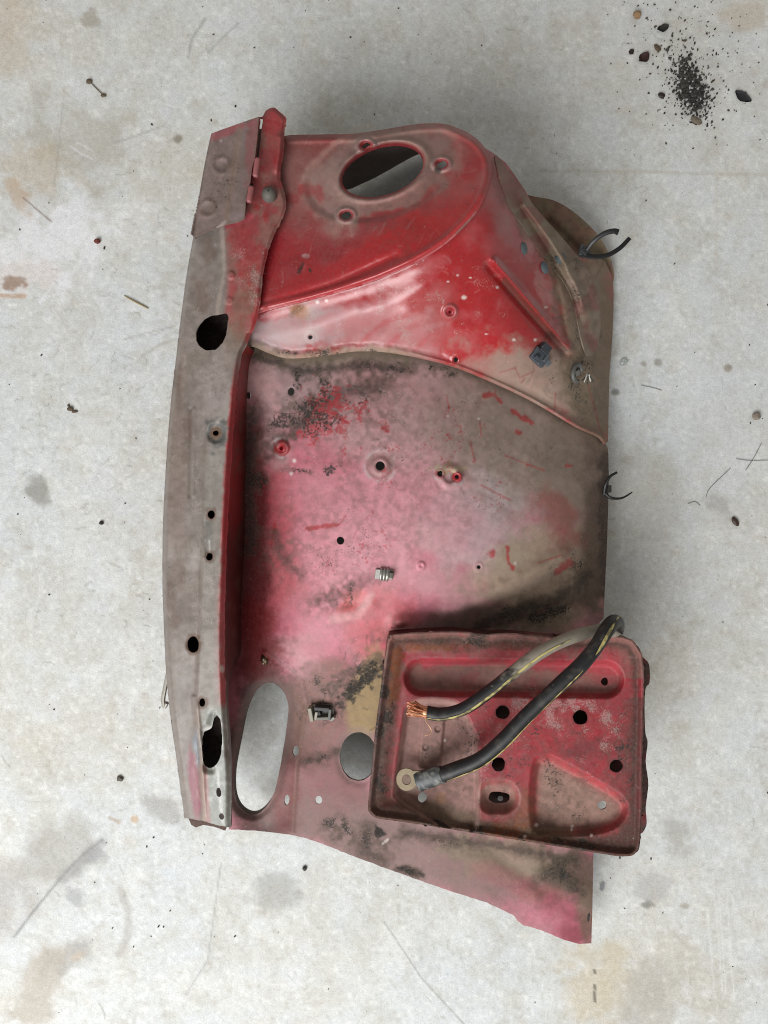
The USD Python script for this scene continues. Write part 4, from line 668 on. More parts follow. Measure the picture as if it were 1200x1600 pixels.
def p_tray(x, y):
    P = Paint(x, y, c(172, 46, 60), .5); P.lay(sstep(.5, .7, P.nz(40, 1)) * .5, c(150, 34, 46)); P.lay(sstep(.5, .72, P.nz(9, 2)) * .5, c(166, 92, 102)); P.blob(830, 1140, 110, 70, c(180, 38, 52), .5, 0, .7, .8, 40, 3, .4)
    L = sstep(5, -5, sdf(x, y, R_L)); P.lay(L * .92, c(172, 140, 132), .75); R = sstep(3, -8, sdf(x, y, R_R)); P.lay(R * .9, c(172, 146, 132), .75)
    P.lay(np.exp(-((sdf(x, y, R_R) + 3) / 8) ** 2) * .8 * sstep(1990, 2060, x + y + (P.nz(14, 15) - .5) * 60), c(200, 70, 82), .45)
    yb = y - (x - 800) * .012; d = rr(x, yb, 634, 1034, 972, 1086, 26); P.lay(sstep(2, -12, d) * .85, c(160, 128, 118), .75); P.lay(sstep(2, -12, d) * sstep(.5, .7, P.nz(26, 4)) * .6, c(174, 84, 90)); P.stroke([(665, 1036), (760, 1034)], 6, c(196, 66, 82), .85, .5, .8, 14, 5); P.stroke([(800, 1037), (960, 1046)], 8, c(190, 62, 78), .8, .5, .8, 14, 5); P.blob(948, 1050, 26, 20, c(186, 66, 78), .6)  # bright pink strokes paint the light on the bead's upper wall
    d = seg_dist(x, y, TR); n = P.nz(18, 6)
    P.lay(sstep(44, 10, d + (n - .5) * 36) * sstep(1000, 1060, y) * (x < 760) * .8, c(146, 122, 116), .7); P.lay(sstep(40, 8, d + (n - .5) * 40) * .75 * (y < 1060), c(140, 110, 100), .8)
    P.lay(np.exp(-((d - 13 + (P.nz(6, 14) - .5) * 10) / 6) ** 2) * .75, c(70, 48, 38), .85); P.lay(sstep(3.2, 1.5, d) * .5, c(150, 128, 118))
    P.lay(sstep(60, 8, d + (n - .5) * 50) * sstep(1240, 1290, y - (x - 600) * .13 + 40) * .95, c(92, 60, 46), .85); P.lay(sstep(50, 6, d + (n - .5) * 44) * (x > 900) * (y > 1090) * .7, c(86, 48, 42), .8)
    P.stroke([(625, 1010), (720, 1008), (860, 1010)], 8, DKRUST, .75, .6, 1.1, 10, 7, .9); P.stroke([(622, 1018), (618, 1060), (612, 1100)], 8, RUST, .85, .6, 1.1, 9, 8, .9); P.stroke([(640, 1014), (700, 1012)], 5, RUST, .6, .6, 1.2, 8, 8)
    P.blob(840, 1312, 130, 13, DKRUST, .8, 9, .5, .9, 14, 9, .9); P.blob(790, 1300, 40, 14, RUST, .5, 0, .6, 1.2, 9, 9); P.blob(820, 1280, 16, 40, c(140, 92, 60), .6, 0, .6, 1., 12, 9); P.blob(700, 1275, 40, 20, c(140, 122, 102), .6, 20, .6, .9, 14, 10); P.blob(688, 1246, 9, 9, c(176, 132, 90), .6); P.blob(860, 1300, 40, 10, c(140, 124, 98), .7)
    e = rr(x, y, 747, 1222, 809, 1270, 23); P.lay(sstep(4, -8, e) * .9, c(166, 130, 118), .7); P.lay(np.exp(-((e - 3) / 4) ** 2) * .5, c(170, 110, 104))
    P.stroke([(598, 1050), (588, 1150), (580, 1240)], 7, c(96, 66, 62), .8, .6, .7, 12, 11); P.specks(600, 1150, 26, 150, GRIME, 1.0, 0, 4.5, 39, .85); P.specks(800, 1310, 230, 26, GRIME, .9, 8, 4.5, 40, .85); P.specks(760, 1000, 200, 14, GRIME, .9, 0, 4.5, 41, .85); P.specks(980, 1200, 40, 150, GRIME, .7, 0, 4.5, 42, .8); P.specks(700, 1220, 80, 80, GRIME, .5, 0, 4.5, 43, .8); P.specks(890, 1270, 80, 50, GRIME, .55, 0, 4.5, 44, .8)
    P.specks(860, 1120, 170, 95, None, .85, 0, 5, 45, .7, ch=2); P.specks(740, 1170, 70, 100, None, .8, 0, 5, 46, .7, ch=2); P.specks(800, 1160, 230, 190, None, .55, 0, 5, 47, .7); P.blob(910, 1170, 30, 14, c(110, 44, 50), .6, -20, .6, 1., 12, 12)
    P.hairs(40, (600, 1000, 1000, 1320), c(190, 150, 150), (4, 12), 1., .5, 31); P.hairs(30, (620, 1100, 960, 1310), GRIME, (4, 12), 1., .8, 32); P.lay(np.exp(-((sdf(x, y, R_L) + 1) / 3) ** 2) * .5, c(190, 164, 156)); 
    for cx, cy, r in ((695, 1157, 2), (838, 1289, 3), (894, 1291, 2.5), (893, 1296, 2), (820, 1307, 2.5), (924, 1305, 2)): P.blob(cx, cy, r, r, c(238, 234, 228), .95, nz=.2)
    for cx, cy in ((684, 1139), (665, 1168)): P.lay(np.exp(-((np.hypot(x - cx, y - cy) - 4.4) / 1.3) ** 2) * .7, c(70, 54, 50))
    P.blob(642, 1222, 18, 16, c(176, 166, 148), .6)
    for h in TRAY_HOLES[1:5]: P.lay(sstep(4, 1, np.abs(sdf(x, y, h))) * .5, c(110, 40, 44))
    return P.mottle(.18, 59, (.76, .68, .66))
s = Soup(); sheet(s, TRAY_OUT, TRAY_HOLES, z_tray, p_tray, 1.8, t=.0016, rag=2.4)
def p_traywall(x, y, t):
    P = Paint(x + t * 20, y + t * 20, c(110, 40, 42), .6); P.lay(sstep(.5, .65, P.nz(10, 2)), c(64, 42, 36)); P.lay(sstep(.55, .7, P.nz(7, 3)), c(120, 96, 88)); return P.mottle(.2)
n_ = len(TRAY_OUT)
for k in range(0, n_, n_ // 4):
    seg = np.vstack([TRAY_OUT[(k + j) % n_] for j in range(0, n_ // 4 + 2, 3)] + [TRAY_OUT[(k + n_ // 4) % n_]])
    skirt(s, seg, z_tray, lambda x, y: z_tray(x, y) - .022, p_traywall, (0, 0), side=-1, n=3, rows=8, under=c(30, 22, 20))
TRAY = s.build('battery_tray', PAINTED, APRON)
# support below the tray: wavy bracket past the right edge, stays, and a dark sheet added to blacken the tray holes
SUP = closed([(840, 1010), (930, 1006), (990, 1006), (1004, 1026), (1014, 1038), (1015, 1066), (1008, 1080), (1008, 1140), (1012, 1160), (1009, 1190), (1013, 1225), (1009, 1262), (1010, 1290), (996, 1300), (975, 1235), (900, 1215), (850, 1275), (740, 1275), (740, 1090), (840, 1085)], 4)
def p_sup(x, y):
    P = Paint(x, y, c(78, 52, 46), .8); P.lay(sstep(.5, .65, P.nz(14, 2)), c(120, 40, 46)); P.lay(sstep(.55, .7, P.nz(9, 3)), c(44, 36, 32)); return P.mottle(.2)
s = Soup(); sheet(s, SUP, [ell(782, 1248, 4.5)], lambda x, y: Z_TRAY(x, y) - .032, p_sup, 4)
for px, py in ((870, 1100), (900, 1180)):
    a = at(px, py, .105); b = trimesh.creation.box((.05, .03, .055)); b.apply_translation((a[0], a[1], .075)); s.add_mesh(b, c(60, 44, 40), .8)
s.build('tray_support_hole_backing', PAINTED, APRON)

# ------------------------------------------------------------------ small parts on the apron
def frame(px, py, zf):
    """point and outward normal on a sheet"""
    e = 3.0
    p = at(px, py, zf(np.array([px]), np.array([py]))[0])
    a = at(px + e, py, zf(np.array([px + e]), np.array([py]))[0]) - at(px - e, py, zf(np.array([px - e]), np.array([py]))[0])
    b = at(px, py - e, zf(np.array([px]), np.array([py - e]))[0]) - at(px, py + e, zf(np.array([px]), np.array([py + e]))[0])
    n = np.cross(a, b); return p, n / np.linalg.norm(n)
def pose(m, p, n, spin=0, sink=0):
    m = m.copy(); m.apply_transform(trimesh.transformations.rotation_matrix(math.radians(spin), [0, 0, 1])); m.apply_transform(trimesh.geometry.align_vectors([0, 0, 1], n)); m.apply_translation(p - n * sink); return m
def rbox(w, d, h, r=.0006):
    """box with rounded edges, base on z = 0"""
    import manifold3d as mf
    s_ = mf.Manifold.sphere(r, 8); pts = [s_.translate((sx * (w / 2 - r), sy * (d / 2 - r), z)) for sx in (-1, 1) for sy in (-1, 1) for z in (r, h - r)]
    m = mf.Manifold.batch_hull(pts).to_mesh(); return trimesh.Trimesh(m.vert_properties[:, :3], m.tri_verts)
def tube(path, r, sides=14, squash=1.0, up=None):
    p = np.asarray(path, float); n = len(p); r = np.broadcast_to(r, (n,)); T = np.gradient(p, axis=0); T /= np.linalg.norm(T, axis=1, keepdims=True)
    u = np.array(up if up is not None else [0, 0, 1.0]); u = u - T[0] * (u @ T[0]); u /= np.linalg.norm(u); V = []
    fr = []
    for k in range(n):
        u = u - T[k] * (u @ T[k]); u /= np.linalg.norm(u); w = np.cross(T[k], u); fr.append((u, w)); a = np.linspace(0, 2 * np.pi, sides, endpoint=False)
        V.append(p[k] + r[k] * (np.cos(a)[:, None] * u * squash + np.sin(a)[:, None] * w))
    V = np.vstack(V + [p[:1], p[-1:]]); i = np.arange(n * sides).reshape(n, sides); j = np.roll(i, -1, 1)
    F = np.vstack([np.stack([i[:-1], j[:-1], j[1:]], -1).reshape(-1, 3), np.stack([i[:-1], j[1:], i[1:]], -1).reshape(-1, 3), np.stack([j[0], i[0], np.full(sides, n * sides)], -1), np.stack([i[-1], j[-1], np.full(sides, n * sides + 1)], -1)])
    m = trimesh.Trimesh(V, F, process=False)
    if m.volume < 0: m.invert()
    return m, fr
def lathe(prof, n=24): return trimesh.creation.revolve(np.array(prof, float), sections=n)
def one(name, parts, mat=PLAIN, parent=APRON, smooth=35):
    s = Soup()
    for m, col, rg in parts: s.add_mesh(m, col, rg, smooth)
    return s.build(name, mat, parent)

# grey mushroom grommet on the rail
p, n = frame(421, 306, z_rail)
one('rubber_grommet', [(pose(lathe([(0, .0085), (.003, .0082), (.0055, .0064), (.0068, .0035), (.007, 0), (.0062, -.001)]), p, n), c(96, 92, 86), .6), (pose(trimesh.creation.icosphere(2, .0008), p + n * .0086, n), c(40, 38, 36), .6)])
for px, py in ((818, 388), (851, 418), (877, 402)):
    p, n = frame(px, py, z_sk); one('rubber_plug', [(pose(lathe([(0, .0025), (.0032, .0023), (.0052, .0015), (.0062, .0002), (.0062, -.003)]), p, n), c(86, 96, 100), .6)])
for px, py, zf, r in ((440, 700, z_wheel, .0052), (714, 745, z_wheel, .0046), (703, 487, z_sk, .0036)):
    p, n = frame(px, py, zf); one('weld_nut', [(pose(lathe([(r * .45, -.004), (r * .48, .0008), (r * .8, .0014), (r, .0004), (r, -.002)]), p, n), c(170, 40, 50), .45)], PAINTED)
# folded metal clip in the middle of the wheelhouse
p, n = frame(600, 897, z_wheel); STEEL = c(150, 148, 142)
one('metal_clip', [(pose(rbox(.017, .010, .0012), p + [0, 0, .001], n, 10), STEEL, .45)] + [(pose(tube(np.stack([np.full(9, dx), .006 * np.cos(np.linspace(0, np.pi, 9)), .001 + .005 * np.sin(np.linspace(0, np.pi, 9))], -1), .0012, 8)[0], p, n, 10), c(176, 174, 168), .4) for dx in (-.003, .0, .003)] + [(pose(rbox(.004, .006, .004), p + [.007, 0, .001], n, 10), c(90, 86, 80), .5)], METAL)
# broken harness clip beside the tray
p, n = frame(505, 1110, z_wheel); DK = c(52, 52, 52); LT = c(112, 108, 98)
def part(w, d, h, dx, dy, dz, spin, col, rg=.6): m = rbox(w, d, h); m.apply_transform(trimesh.transformations.rotation_matrix(math.radians(spin), [0, 0, 1])); m.apply_translation((dx, dy, dz)); return (m, col, rg)
def cluster(name, px, py, zf, items, mat=PLAIN, spin=0):
    p, n = frame(px, py, zf); n = n * .6 + np.array([0, 0, .4]); n /= np.linalg.norm(n)
    return one(name, [(pose(m, p, n, spin), col, rg) for m, col, rg in items], mat)
cluster('harness_clip', 505, 1110, z_wheel, [part(.024, .016, .0025, 0, 0, 0, 0, c(120, 116, 108)), part(.004, .015, .009, -.011, 0, .002, 6, c(150, 144, 130)), part(.016, .004, .008, .001, .006, .002, -4, DK), part(.016, .0035, .007, .002, -.005, .002, 3, LT), part(.003, .012, .008, .009, .0, .002, -10, c(96, 96, 94)), part(.005, .006, .005, -.004, 0, .002, 20, c(36, 36, 36)), part(.006, .003, .006, .011, -.006, .002, 40, c(140, 138, 130)), part(.003, .009, .006, -.006, -.002, .003, -14, c(156, 150, 138))], spin=-8)
cluster('harness_clip', 843, 556, z_sk, [part(.018, .013, .006, -.002, -.002, 0, -15, c(70, 76, 82)), part(.010, .009, .009, -.001, .007, .001, -15, c(48, 52, 58)), part(.008, .006, .004, .009, -.003, 0, -25, c(92, 96, 102)), part(.005, .003, .0085, -.006, -.004, .001, -15, c(60, 66, 74)), part(.003, .008, .009, .003, -.001, .001, -15, c(78, 82, 88))], spin=-10)
p, n = frame(897, 583, z_sk); th = np.linspace(.4, 5.2, 22)
ring = np.stack([.0075 * np.cos(th), .0085 * np.sin(th), .002 + 0 * th], -1)
one('torn_clip', [(pose(tube(ring, .0022, 8)[0], p + n * .002, n), c(88, 88, 86), .5), (pose(rbox(.007, .006, .004), p + n * .001, n, 30), c(120, 118, 112), .5)] + [(pose(rbox(.0016, .008 + .002 * (k % 3), .0012), p + n * (.003 + .001 * k) + np.array([.007 + .0012 * k, -.006 + .001 * (k % 2), 0]), n, -50 + 28 * k), (c(206, 204, 198) if k % 2 else c(60, 60, 58)), .4) for k in range(5)])
# small four-pointed push nut at the foot of the rail
p, n = frame(414, 1031, z_wheel)
one('star_clip', [(pose(trimesh.convex.convex_hull(np.array([(-.006, 0, 0), (.006, 0, 0), (0, .0075, 0), (0, -.0075, 0), (0, 0, .0035), (0, 0, -.0005)])), p + n * .001, n), c(120, 98, 80), .5)] + [(pose(trimesh.creation.icosphere(1, .0014), p + n * .003 + d, n), c(170, 160, 146), .4) for d in (np.array([0, .002, 0]), np.array([0, -.002, 0]), np.array([.002, 0, 0]))], METAL, smooth=False)
# cut cable ties
def strap(path, w, t, col): 
    m, _ = tube(path, w, 10, squash=t); return (m, col, .42)
BK = c(24, 24, 26)
a = spline([at(912, 398, .088), at(925, 380, .098), at(942, 366, .104), at(958, 361, .106), at(966, 363, .105)], 8)
b = spline([at(906, 396, .090), at(925, 401, .094), at(948, 399, .097), at(968, 388, .098), at(984, 372, .097)], 8)
p = at(912, 396, .086)
one('cable_tie', [strap(a, np.linspace(.0020, .0030, len(a)), .38, BK), strap(b, np.linspace(.0030, .0022, len(b)), .38, BK)] + [(pose(rbox(.009, .008, .007), p + [-.001, 0, 0], np.array([.3, .1, .95]), 30), c(54, 56, 58), .5), (pose(rbox(.004, .012, .004), p + [-.004, .002, .002], np.array([.3, .1, .95]), -20), c(70, 72, 74), .5)], RUBBER)
a = spline([at(944, 772, .045), at(946, 758, .05), at(953, 745, .052), at(964, 738, .052)], 8); b = spline([at(944, 770, .045), at(955, 778, .046), at(972, 778, .046), at(988, 769, .046)], 8)
one('cable_tie', [(tube(a, np.linspace(.0022, .0014, len(a)), 8)[0], BK, .45), (tube(b, np.linspace(.0022, .0007, len(b)), 8)[0], BK, .45), (pose(rbox(.006, .008, .006), at(946, 764, .043), np.array([.6, 0, .8]), 0), c(44, 42, 40), .5)], RUBBER)
# loose rod under the rail's outer edge
a = spline([at(263, 1050, .10), at(258, 1075, .09), at(255, 1094, .085), at(257, 1104, .083), at(261, 1098, .085)], 6)
one('wire_hook', [(tube(a, .0022, 10)[0], c(150, 146, 138), .5)], METAL)

# ------------------------------------------------------------------ battery cables
def cable(name, pts, r, label, stripes, mud=None):
    path = spline(pts, 14); o = np.array(pts[0], float); T = xform(name, o); info(T, label, 'cable', None)
    m, fr = tube(path, r * (1 + .03 * np.sin(np.linspace(0, 30, len(path)))), 22); s = Soup(); v, f, n = meshkit.arrays(m, True)
    col = np.tile(c(27, 27, 29), (len(v), 1)); q = np.clip(np.arange(len(v)) // 22, 0, len(path) - 1) / len(path); g = meshkit.fbm(v * 160, 3, 3)
    col = col + (sstep(.52, .75, g) * .4)[:, None] * (c(88, 82, 74) - col)
    if mud:
        k = sstep(mud[0] - .04, mud[0] + .05, q + (meshkit.fbm(v * 220, 3, 8) - .5) * .25) * sstep(mud[1] + .04, mud[1] - .04, q) * .9; col = col + k[:, None] * (c(150, 142, 128) - col)
    s.add(v, f, n, col, .5); sh = s.build('sheath', RUBBER, T, o)
    ss = Soup()
    for q0, q1, ang, w in stripes:
        i0, i1 = int(q0 * (len(path) - 1)), int(q1 * (len(path) - 1)); kk = np.arange(i0, i1 + 1); V = []
        for t_, k in enumerate(kk):
            u, w_ = fr[k]; e = min(1, 3 * min(t_, len(kk) - 1 - t_) / max(len(kk), 1) + .25)
            for da in np.linspace(-1, 1, 5): th = math.radians(ang[0] + (ang[1] - ang[0]) * t_ / max(len(kk) - 1, 1)) + da * w * .62 * e; V.append(path[k] + (r * 1.035 + .00025) * (math.cos(th) * u + math.sin(th) * w_))
        V = np.array(V); i = np.arange(len(V)).reshape(-1, 5); qd = np.stack([i[:-1, :-1], i[:-1, 1:], i[1:, 1:], i[1:, :-1]], -1).reshape(-1, 4); F = np.vstack([qd[:, [0, 1, 2]], qd[:, [0, 2, 3]]])
        N = normals(V, F); ctr = np.repeat(path[kk], 5, 0)
        if ((V - ctr) * N).sum() < 0: F, N = F[:, ::-1], -N
        g = meshkit.fbm(V * 260, 3, 12); cc = np.tile(c(190, 176, 112), (len(V), 1)); cc = cc + sstep(.46, .60, g)[:, None] * .85 * (c(84, 76, 56) - cc); ss.add(V, F, N, cc, .5)
    ss.build('stripe', RUBBER, str(sh.GetPath())); 
    q = stage.GetPrimAtPath(str(sh.GetPath()) + '/stripe'); UsdGeom.Xformable(q).AddTranslateOp().Set(Gf.Vec3d(*map(float, -o)))
    return T, o, path, fr
R1, R2 = .0062, .0070
T1, o1, path1, fr1 = cable('battery_cable', [at(667, 1113, .150), at(690, 1116, .151), at(725, 1107, .154), at(765, 1080, .158), at(800, 1052, .162), at(840, 1022, .163), at(880, 1001, .158), at(912, 990, .150), at(945, 984, .140), at(962, 990, .125), at(962, 1004, .105)], R1,
    'muddy black cable with yellow stripe and frayed bare copper end', [(0, .62, (38, 12), .30)], (.40, .93))
s = Soup(); g = np.random.default_rng(5); e0 = path1[0]; dirn = path1[0] - path1[3]; dirn /= np.linalg.norm(dirn)
for k in range(120):
    a = g.uniform(0, 2 * np.pi); rr_ = R1 * .8 * math.sqrt(g.uniform(0, 1)); u, w = fr1[0]; off = rr_ * (math.cos(a) * u + math.sin(a) * w); L = g.uniform(.012, .019)
    sp = off * g.uniform(.1, .75) + g.normal(0, .0008, 3) + np.array([0, .0025 * g.uniform(0, 1), .0])
    pts = [e0 - dirn * .003 + off, e0 + dirn * .003 + off, e0 + dirn * L * .6 + off + sp * .4, e0 + dirn * L + off + sp]
    s.add_mesh(tube(spline(pts, 3), .00050, 5)[0], (c(240, 178, 140) if g.uniform() < .75 else c(196, 112, 76)) * g.uniform(.8, 1.05), .32, True)
pts = [e0 + dirn * .002 + [0, -.004, -.003], e0 + np.array([0, -.012, -.010]), e0 + np.array([.004, -.018, -.012]), e0 + np.array([.005, -.023, -.012]), e0 + np.array([-.001, -.026, -.012])]
s.add_mesh(tube(spline(pts, 5), .00045, 5)[0], c(226, 176, 140), .35, True)
s.build('copper_strands', COPPER, T1, o1)
core, _ = tube(np.array([e0 - dirn * .001, e0 + dirn * .004]), R1 * .78, 16); s = Soup(); s.add_mesh(core, c(226, 176, 140), .4, True); s.build('cut_core', COPPER, T1, o1)

T2, o2, path2, fr2 = cable('battery_cable', [at(690, 1210, .142), at(715, 1201, .146), at(750, 1186, .152), at(785, 1158, .158), at(825, 1116, .164), at(870, 1074, .170), at(905, 1042, .172), at(930, 1012, .170), at(948, 984, .164), at(958, 972, .152), at(964, 974, .138), at(962, 988, .118), at(955, 1000, .100)], R2,
    'thick black cable with yellow stripe ending in a ring lug with grey crimp', [(.02, .36, (52, 48), .26), (.36, .50, (44, 24), .16), (.56, .70, (20, 4), .34), (.72, .80, (0, -10), .2)])
ea = path2[0]; ed = path2[0] - path2[4]; ed /= np.linalg.norm(ed)
sl = [ea - ed * .002, ea + ed * .003, ea + ed * .010, ea + ed * .016, ea + ed * .021, ea + ed * .025]
sl = [q + np.array([0, 0, -.0006 * k]) for k, q in enumerate(sl)]
s = Soup(); v, f, n = meshkit.arrays(tube(spline(sl, 5), np.interp(np.linspace(0, 1, 26), [0, .1, .35, .8, 1], [.0082, .0086, .0092, .0096, .0098]), 20, squash=.72)[0], True)
v = v + n * ((meshkit.fbm(v * 260, 3, 6) - .5) * .0022)[:, None]; cc = np.tile(c(60, 62, 64), (len(v), 1)); cc = cc + sstep(.5, .62, meshkit.fbm(v * 240, 3, 9))[:, None] * .8 * (c(132, 132, 126) - cc); s.add(v, f, n, cc, .45)
s.build('crimp_sleeve', RUBBER, T2, o2)
ring_c = at(635, 1217, .1335)
P_ = Polygon(ell(0, 0, .0098, .0108, 0, 36)).union(Polygon([(.004, .0075), (.018, .0062), (.018, -.0062), (.004, -.0075)])).difference(Polygon(ell(0, 0, .0046, .0052, 0, 24)))
lg = trimesh.creation.extrude_polygon(P_, .0022, engine='earcut'); lg.apply_transform(trimesh.transformations.rotation_matrix(math.radians(8), [0, 0, 1])); lg.apply_translation(ring_c); s = Soup(); s.add_mesh(lg, c(150, 136, 112), .5, 30); s.build('ring_lug', sheet_look('tarnished_lug', metallic=.4, fine=1.3, speck=.6), T2, o2)

# ------------------------------------------------------------------ litter on the floor
def crumb(r, seed, flat=.5, stretch=1.0, sub=2, rough=.45):
    m = trimesh.creation.icosphere(sub, 1.0); v = np.array(m.vertices); k = 1 + rough * (meshkit.fbm(v * 1.6 + seed * 7.3, 3, seed) - .5) * 2
    v = v * k[:, None] * [r * stretch, r, r * flat]; v[:, 2] -= v[:, 2].min(); return trimesh.Trimesh(v, m.faces)
def litter(name, px, py, m, col, label, cat, mat=CRUMB, spin=0, rg=.8, group=None, smooth=40):
    m = m.copy(); m.apply_transform(trimesh.transformations.rotation_matrix(math.radians(spin), [0, 0, 1])); p = at(px, py, 0.0); x = Soup(); x.add_mesh(m, col, rg, smooth)
    pr = x.build(name, mat); UsdGeom.Xformable(pr).AddTranslateOp().Set(Gf.Vec3d(float(p[0]), float(p[1]), -.0003)); info(pr, label, cat, group); return pr
def leaf_mesh(l, w, curl, seed):
    u, v = np.meshgrid(np.linspace(-1, 1, 15), np.linspace(-1, 1, 9), indexing='ij'); g = meshkit.fbm(np.stack([u * 2, v * 2, 0 * u + seed], -1), 3, seed) - .5
    X = u * l / 2; Y = v * (1 - np.abs(u) ** 1.8 * .95) * w / 2 * (1 + g * .6); Z = .0012 + curl * (v * v * .5 + u * u * .5 + g * .4) * w; V = np.stack([X, Y, Z], -1).reshape(-1, 3); V[:, 2] -= V[:, 2].min() - .0005
    i = np.arange(135).reshape(15, 9); q = np.stack([i[:-1, :-1], i[1:, :-1], i[1:, 1:], i[:-1, 1:]], -1).reshape(-1, 4); F = np.vstack([q[:, [0, 1, 2]], q[:, [0, 2, 3]]]); N = normals(V, F)
    W = np.vstack([V, V - N * .0006]); return trimesh.Trimesh(W, np.vstack([F, F[:, ::-1] + 135]), process=False)
litter('rubber_flake', 1160, 152, leaf_mesh(.021, .0105, .28, 3), c(38, 38, 42), 'black curled flake lying alone right of the spilled dirt', 'flake', spin=-32, rg=.4)
litter('dry_leaf_scrap', 1005, 91, leaf_mesh(.013, .011, .35, 5), c(60, 36, 32), 'dark brown leaf scrap, largest of the scraps left of the spilled dirt', 'leaf', spin=40)
litter('dry_leaf_scrap', 1035, 45, leaf_mesh(.013, .008, .4, 6), c(44, 42, 38), 'ragged black leaf scrap above the spilled dirt', 'leaf', spin=15)
litter('dry_leaf_scrap', 986, 82, leaf_mesh(.006, .005, .4, 7), c(54, 40, 36), 'small dark leaf scrap just left of the brown leaf scrap', 'leaf', spin=60)
litter('bark_chip', 1027, 76, crumb(.0028, 4, .5, 1.7), c(92, 78, 62), 'small grey-brown bark chip right of the brown leaf scrap', 'bark', spin=-45)
litter('seed_husk', 994, 26, crumb(.0042, 5, .8, 1.1), c(150, 120, 88), 'light brown rounded seed husk near the top edge', 'seed', spin=20)
litter('seed', 1033, 150, crumb(.0030, 6, .6, 1.4, 2, .15), c(44, 34, 32), 'dark oval seed left of the spilled dirt', 'seed', spin=-20, rg=.4)
litter('seed', 1148, 815, crumb(.0032, 7, .6, 1.9, 2, .15), c(62, 44, 34), 'long brown seed lying alone on the right', 'seed', spin=-55, rg=.4)
litter('bark_chip', 1088, 190, crumb(.0034, 8, .5, 2.0), c(112, 102, 88), 'grey bark chip below the spilled dirt', 'bark', spin=-30)
litter('seed_husk', 1181, 651, crumb(.0042, 9, .6, 1.2), c(140, 128, 116), 'small grey husk by the right edge', 'seed', spin=-10)
litter('glass_chip', 974, 566, crumb(.0042, 10, .45, 1.2, 1, .5), c(190, 198, 194), 'small clear glass chip beside the right edge of the panel', 'glass chip', look('glass_chip', {'p': ('principled_bsdf', {'base_color': (.9, .94, .92), 'transmission_weight': .75, 'roughness': .08})}), spin=30, smooth=False)
litter('pebble', 153, 378, crumb(.0028, 11, .7, 1.2), c(104, 44, 36), 'small red-brown pebble left of the hinge plate', 'pebble', rg=.6)
litter('pebble', 188, 1216, crumb(.0030, 12, .6, 1.3), c(96, 92, 84), 'small grey pebble left of the rail\'s lower end', 'pebble', spin=-20)
litter('pebble', 476, 1356, crumb(.0024, 13, .7, 1.1), c(66, 64, 62), 'tiny dark pebble below the panel\'s lower edge', 'pebble')
litter('straw', 213, 473, tube(np.array([(-.014, .008, .0012), (-.004, .002, .0018), (.008, -.004, .0014), (.014, -.007, .0012)]), [.0004, .0008, .0008, .0005], 7)[0], c(166, 146, 108), 'short tan straw on the floor left of the rail', 'straw')
0 and litter('straw', 21, 463, tube(np.array([(-.016, .000, .0012), (0, .0005, .0014), (.013, 0, .0012)]), [.0005, .0008, .0006], 7)[0], c(170, 146, 120), 'tan straw at the left edge of the floor', 'straw')
litter('twig', 151, 139, trimesh.util.concatenate([tube(np.array([(-.009, .009, .0016), (0, .0, .0012), (.009, -.009, .0016)]), .0005, 6)[0], crumb(.0026, 21, .6, 1.3).apply_translation((-.008, .008, 0)), crumb(.002, 22, .6, 1.5).apply_translation((.008, -.008, 0))]), c(100, 88, 70), 'thin twig with knobbly ends at the upper left', 'twig')
litter('dirt_clod', 110, 639, trimesh.util.concatenate([crumb(.0025, 23, .6, 1.3), crumb(.0016, 24, .6, 2.0).apply_translation((.005, -.003, 0)), crumb(.0015, 25, .7).apply_translation((-.002, .004, 0))]), c(92, 78, 62), 'small brown dirt clod left of the rail\'s middle', 'dirt')
litter('pebble', 159, 817, crumb(.0022, 26, .7, 1.1), c(50, 44, 38), 'tiny black pebble on the floor left of the rail', 'pebble')
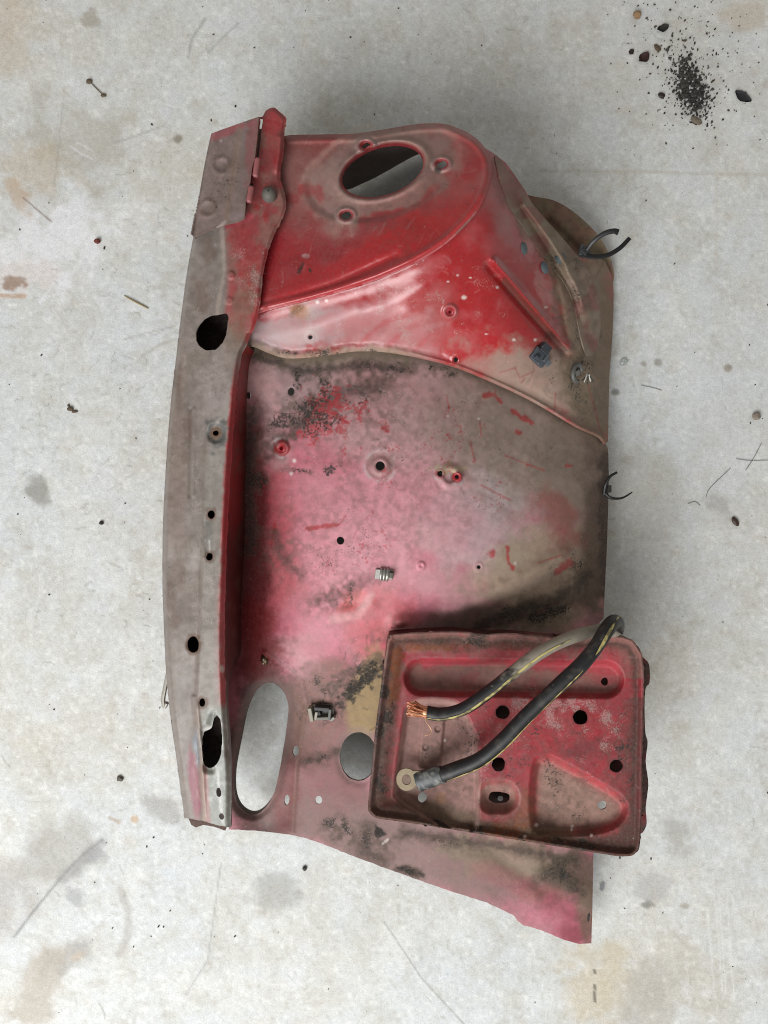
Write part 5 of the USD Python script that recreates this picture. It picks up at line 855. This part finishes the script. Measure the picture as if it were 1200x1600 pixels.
for pts, lab in (([(1103, 837 - 60), (1110, 762), (1142, 731)], 'thin dark fibre right of the panel, its lower end straight'), ([(1165, 735), (1178, 715), (1190, 692)], 'dark fibre slanting at the right edge'), ([(1150, 717), (1175, 720), (1200, 719)], 'dark fibre lying level at the right edge'), ([(1075, 787), (1086, 784), (1094, 790)], 'small curved fibre right of the panel'), ([(1002, 602), (1020, 606), (1034, 610)], 'tan fibre below the glass chip')):
    q = spline([at(x, y, .0010) for x, y in pts], 6); x = Soup(); x.add_mesh(tube(q, .00027, 5)[0], c(104, 98, 90), .7, True); info(x.build('fibre', CRUMB), lab, 'fibre')
# the spilled dirt and the grit nobody could count
g = np.random.default_rng(11); s = Soup()
for k in range(1500):
    d = g.normal(0, 1, 2); t = g.uniform(0, 1); wd = 1 if g.uniform() < .7 else 1.6; px = 1079 + d[0] * 9 * wd + (g.uniform(-1, 1) * 6); py = 140 + d[1] * 17 * wd
    px += (py - 142) * .25; r = abs(g.normal(0, .00055)) + .00035; p = at(px, py, 0)
    m = crumb(r, int(g.integers(0, 60)), .7, g.uniform(1, 1.8), 1); m.apply_transform(trimesh.transformations.rotation_matrix(g.uniform(0, 6), [0, 0, 1])); m.apply_translation((p[0], p[1], 0)); s.add_mesh(m, c(176, 176, 176) if g.uniform() < .10 else c(46, 43, 40) * g.uniform(.5, 2.2), .7, False)
info(s.build('spilled_dirt', CRUMB), 'heap of black spilled dirt crumbs at the upper right', 'dirt', kind='stuff')
s = Soup()
for k in range(560):
    if k < 330:
        px, py = 1076 + g.normal(0, 48), 90 + g.normal(0, 62)
    else:
        px, py = g.uniform(0, 1200), g.uniform(0, 1600)
    r = abs(g.normal(0, .0004)) + .00028; p = at(px, py, 0); m = crumb(r, int(g.integers(0, 60)), .7, g.uniform(1, 2.2), 0); m.apply_transform(trimesh.transformations.rotation_matrix(g.uniform(0, 6), [0, 0, 1])); m.apply_translation((p[0], p[1], 0)); s.add_mesh(m, c(66, 56, 46) * g.uniform(.5, 1.6), .8, False)
info(s.build('grit', CRUMB), 'fine dark grit scattered over the concrete floor', 'grit', kind='stuff')
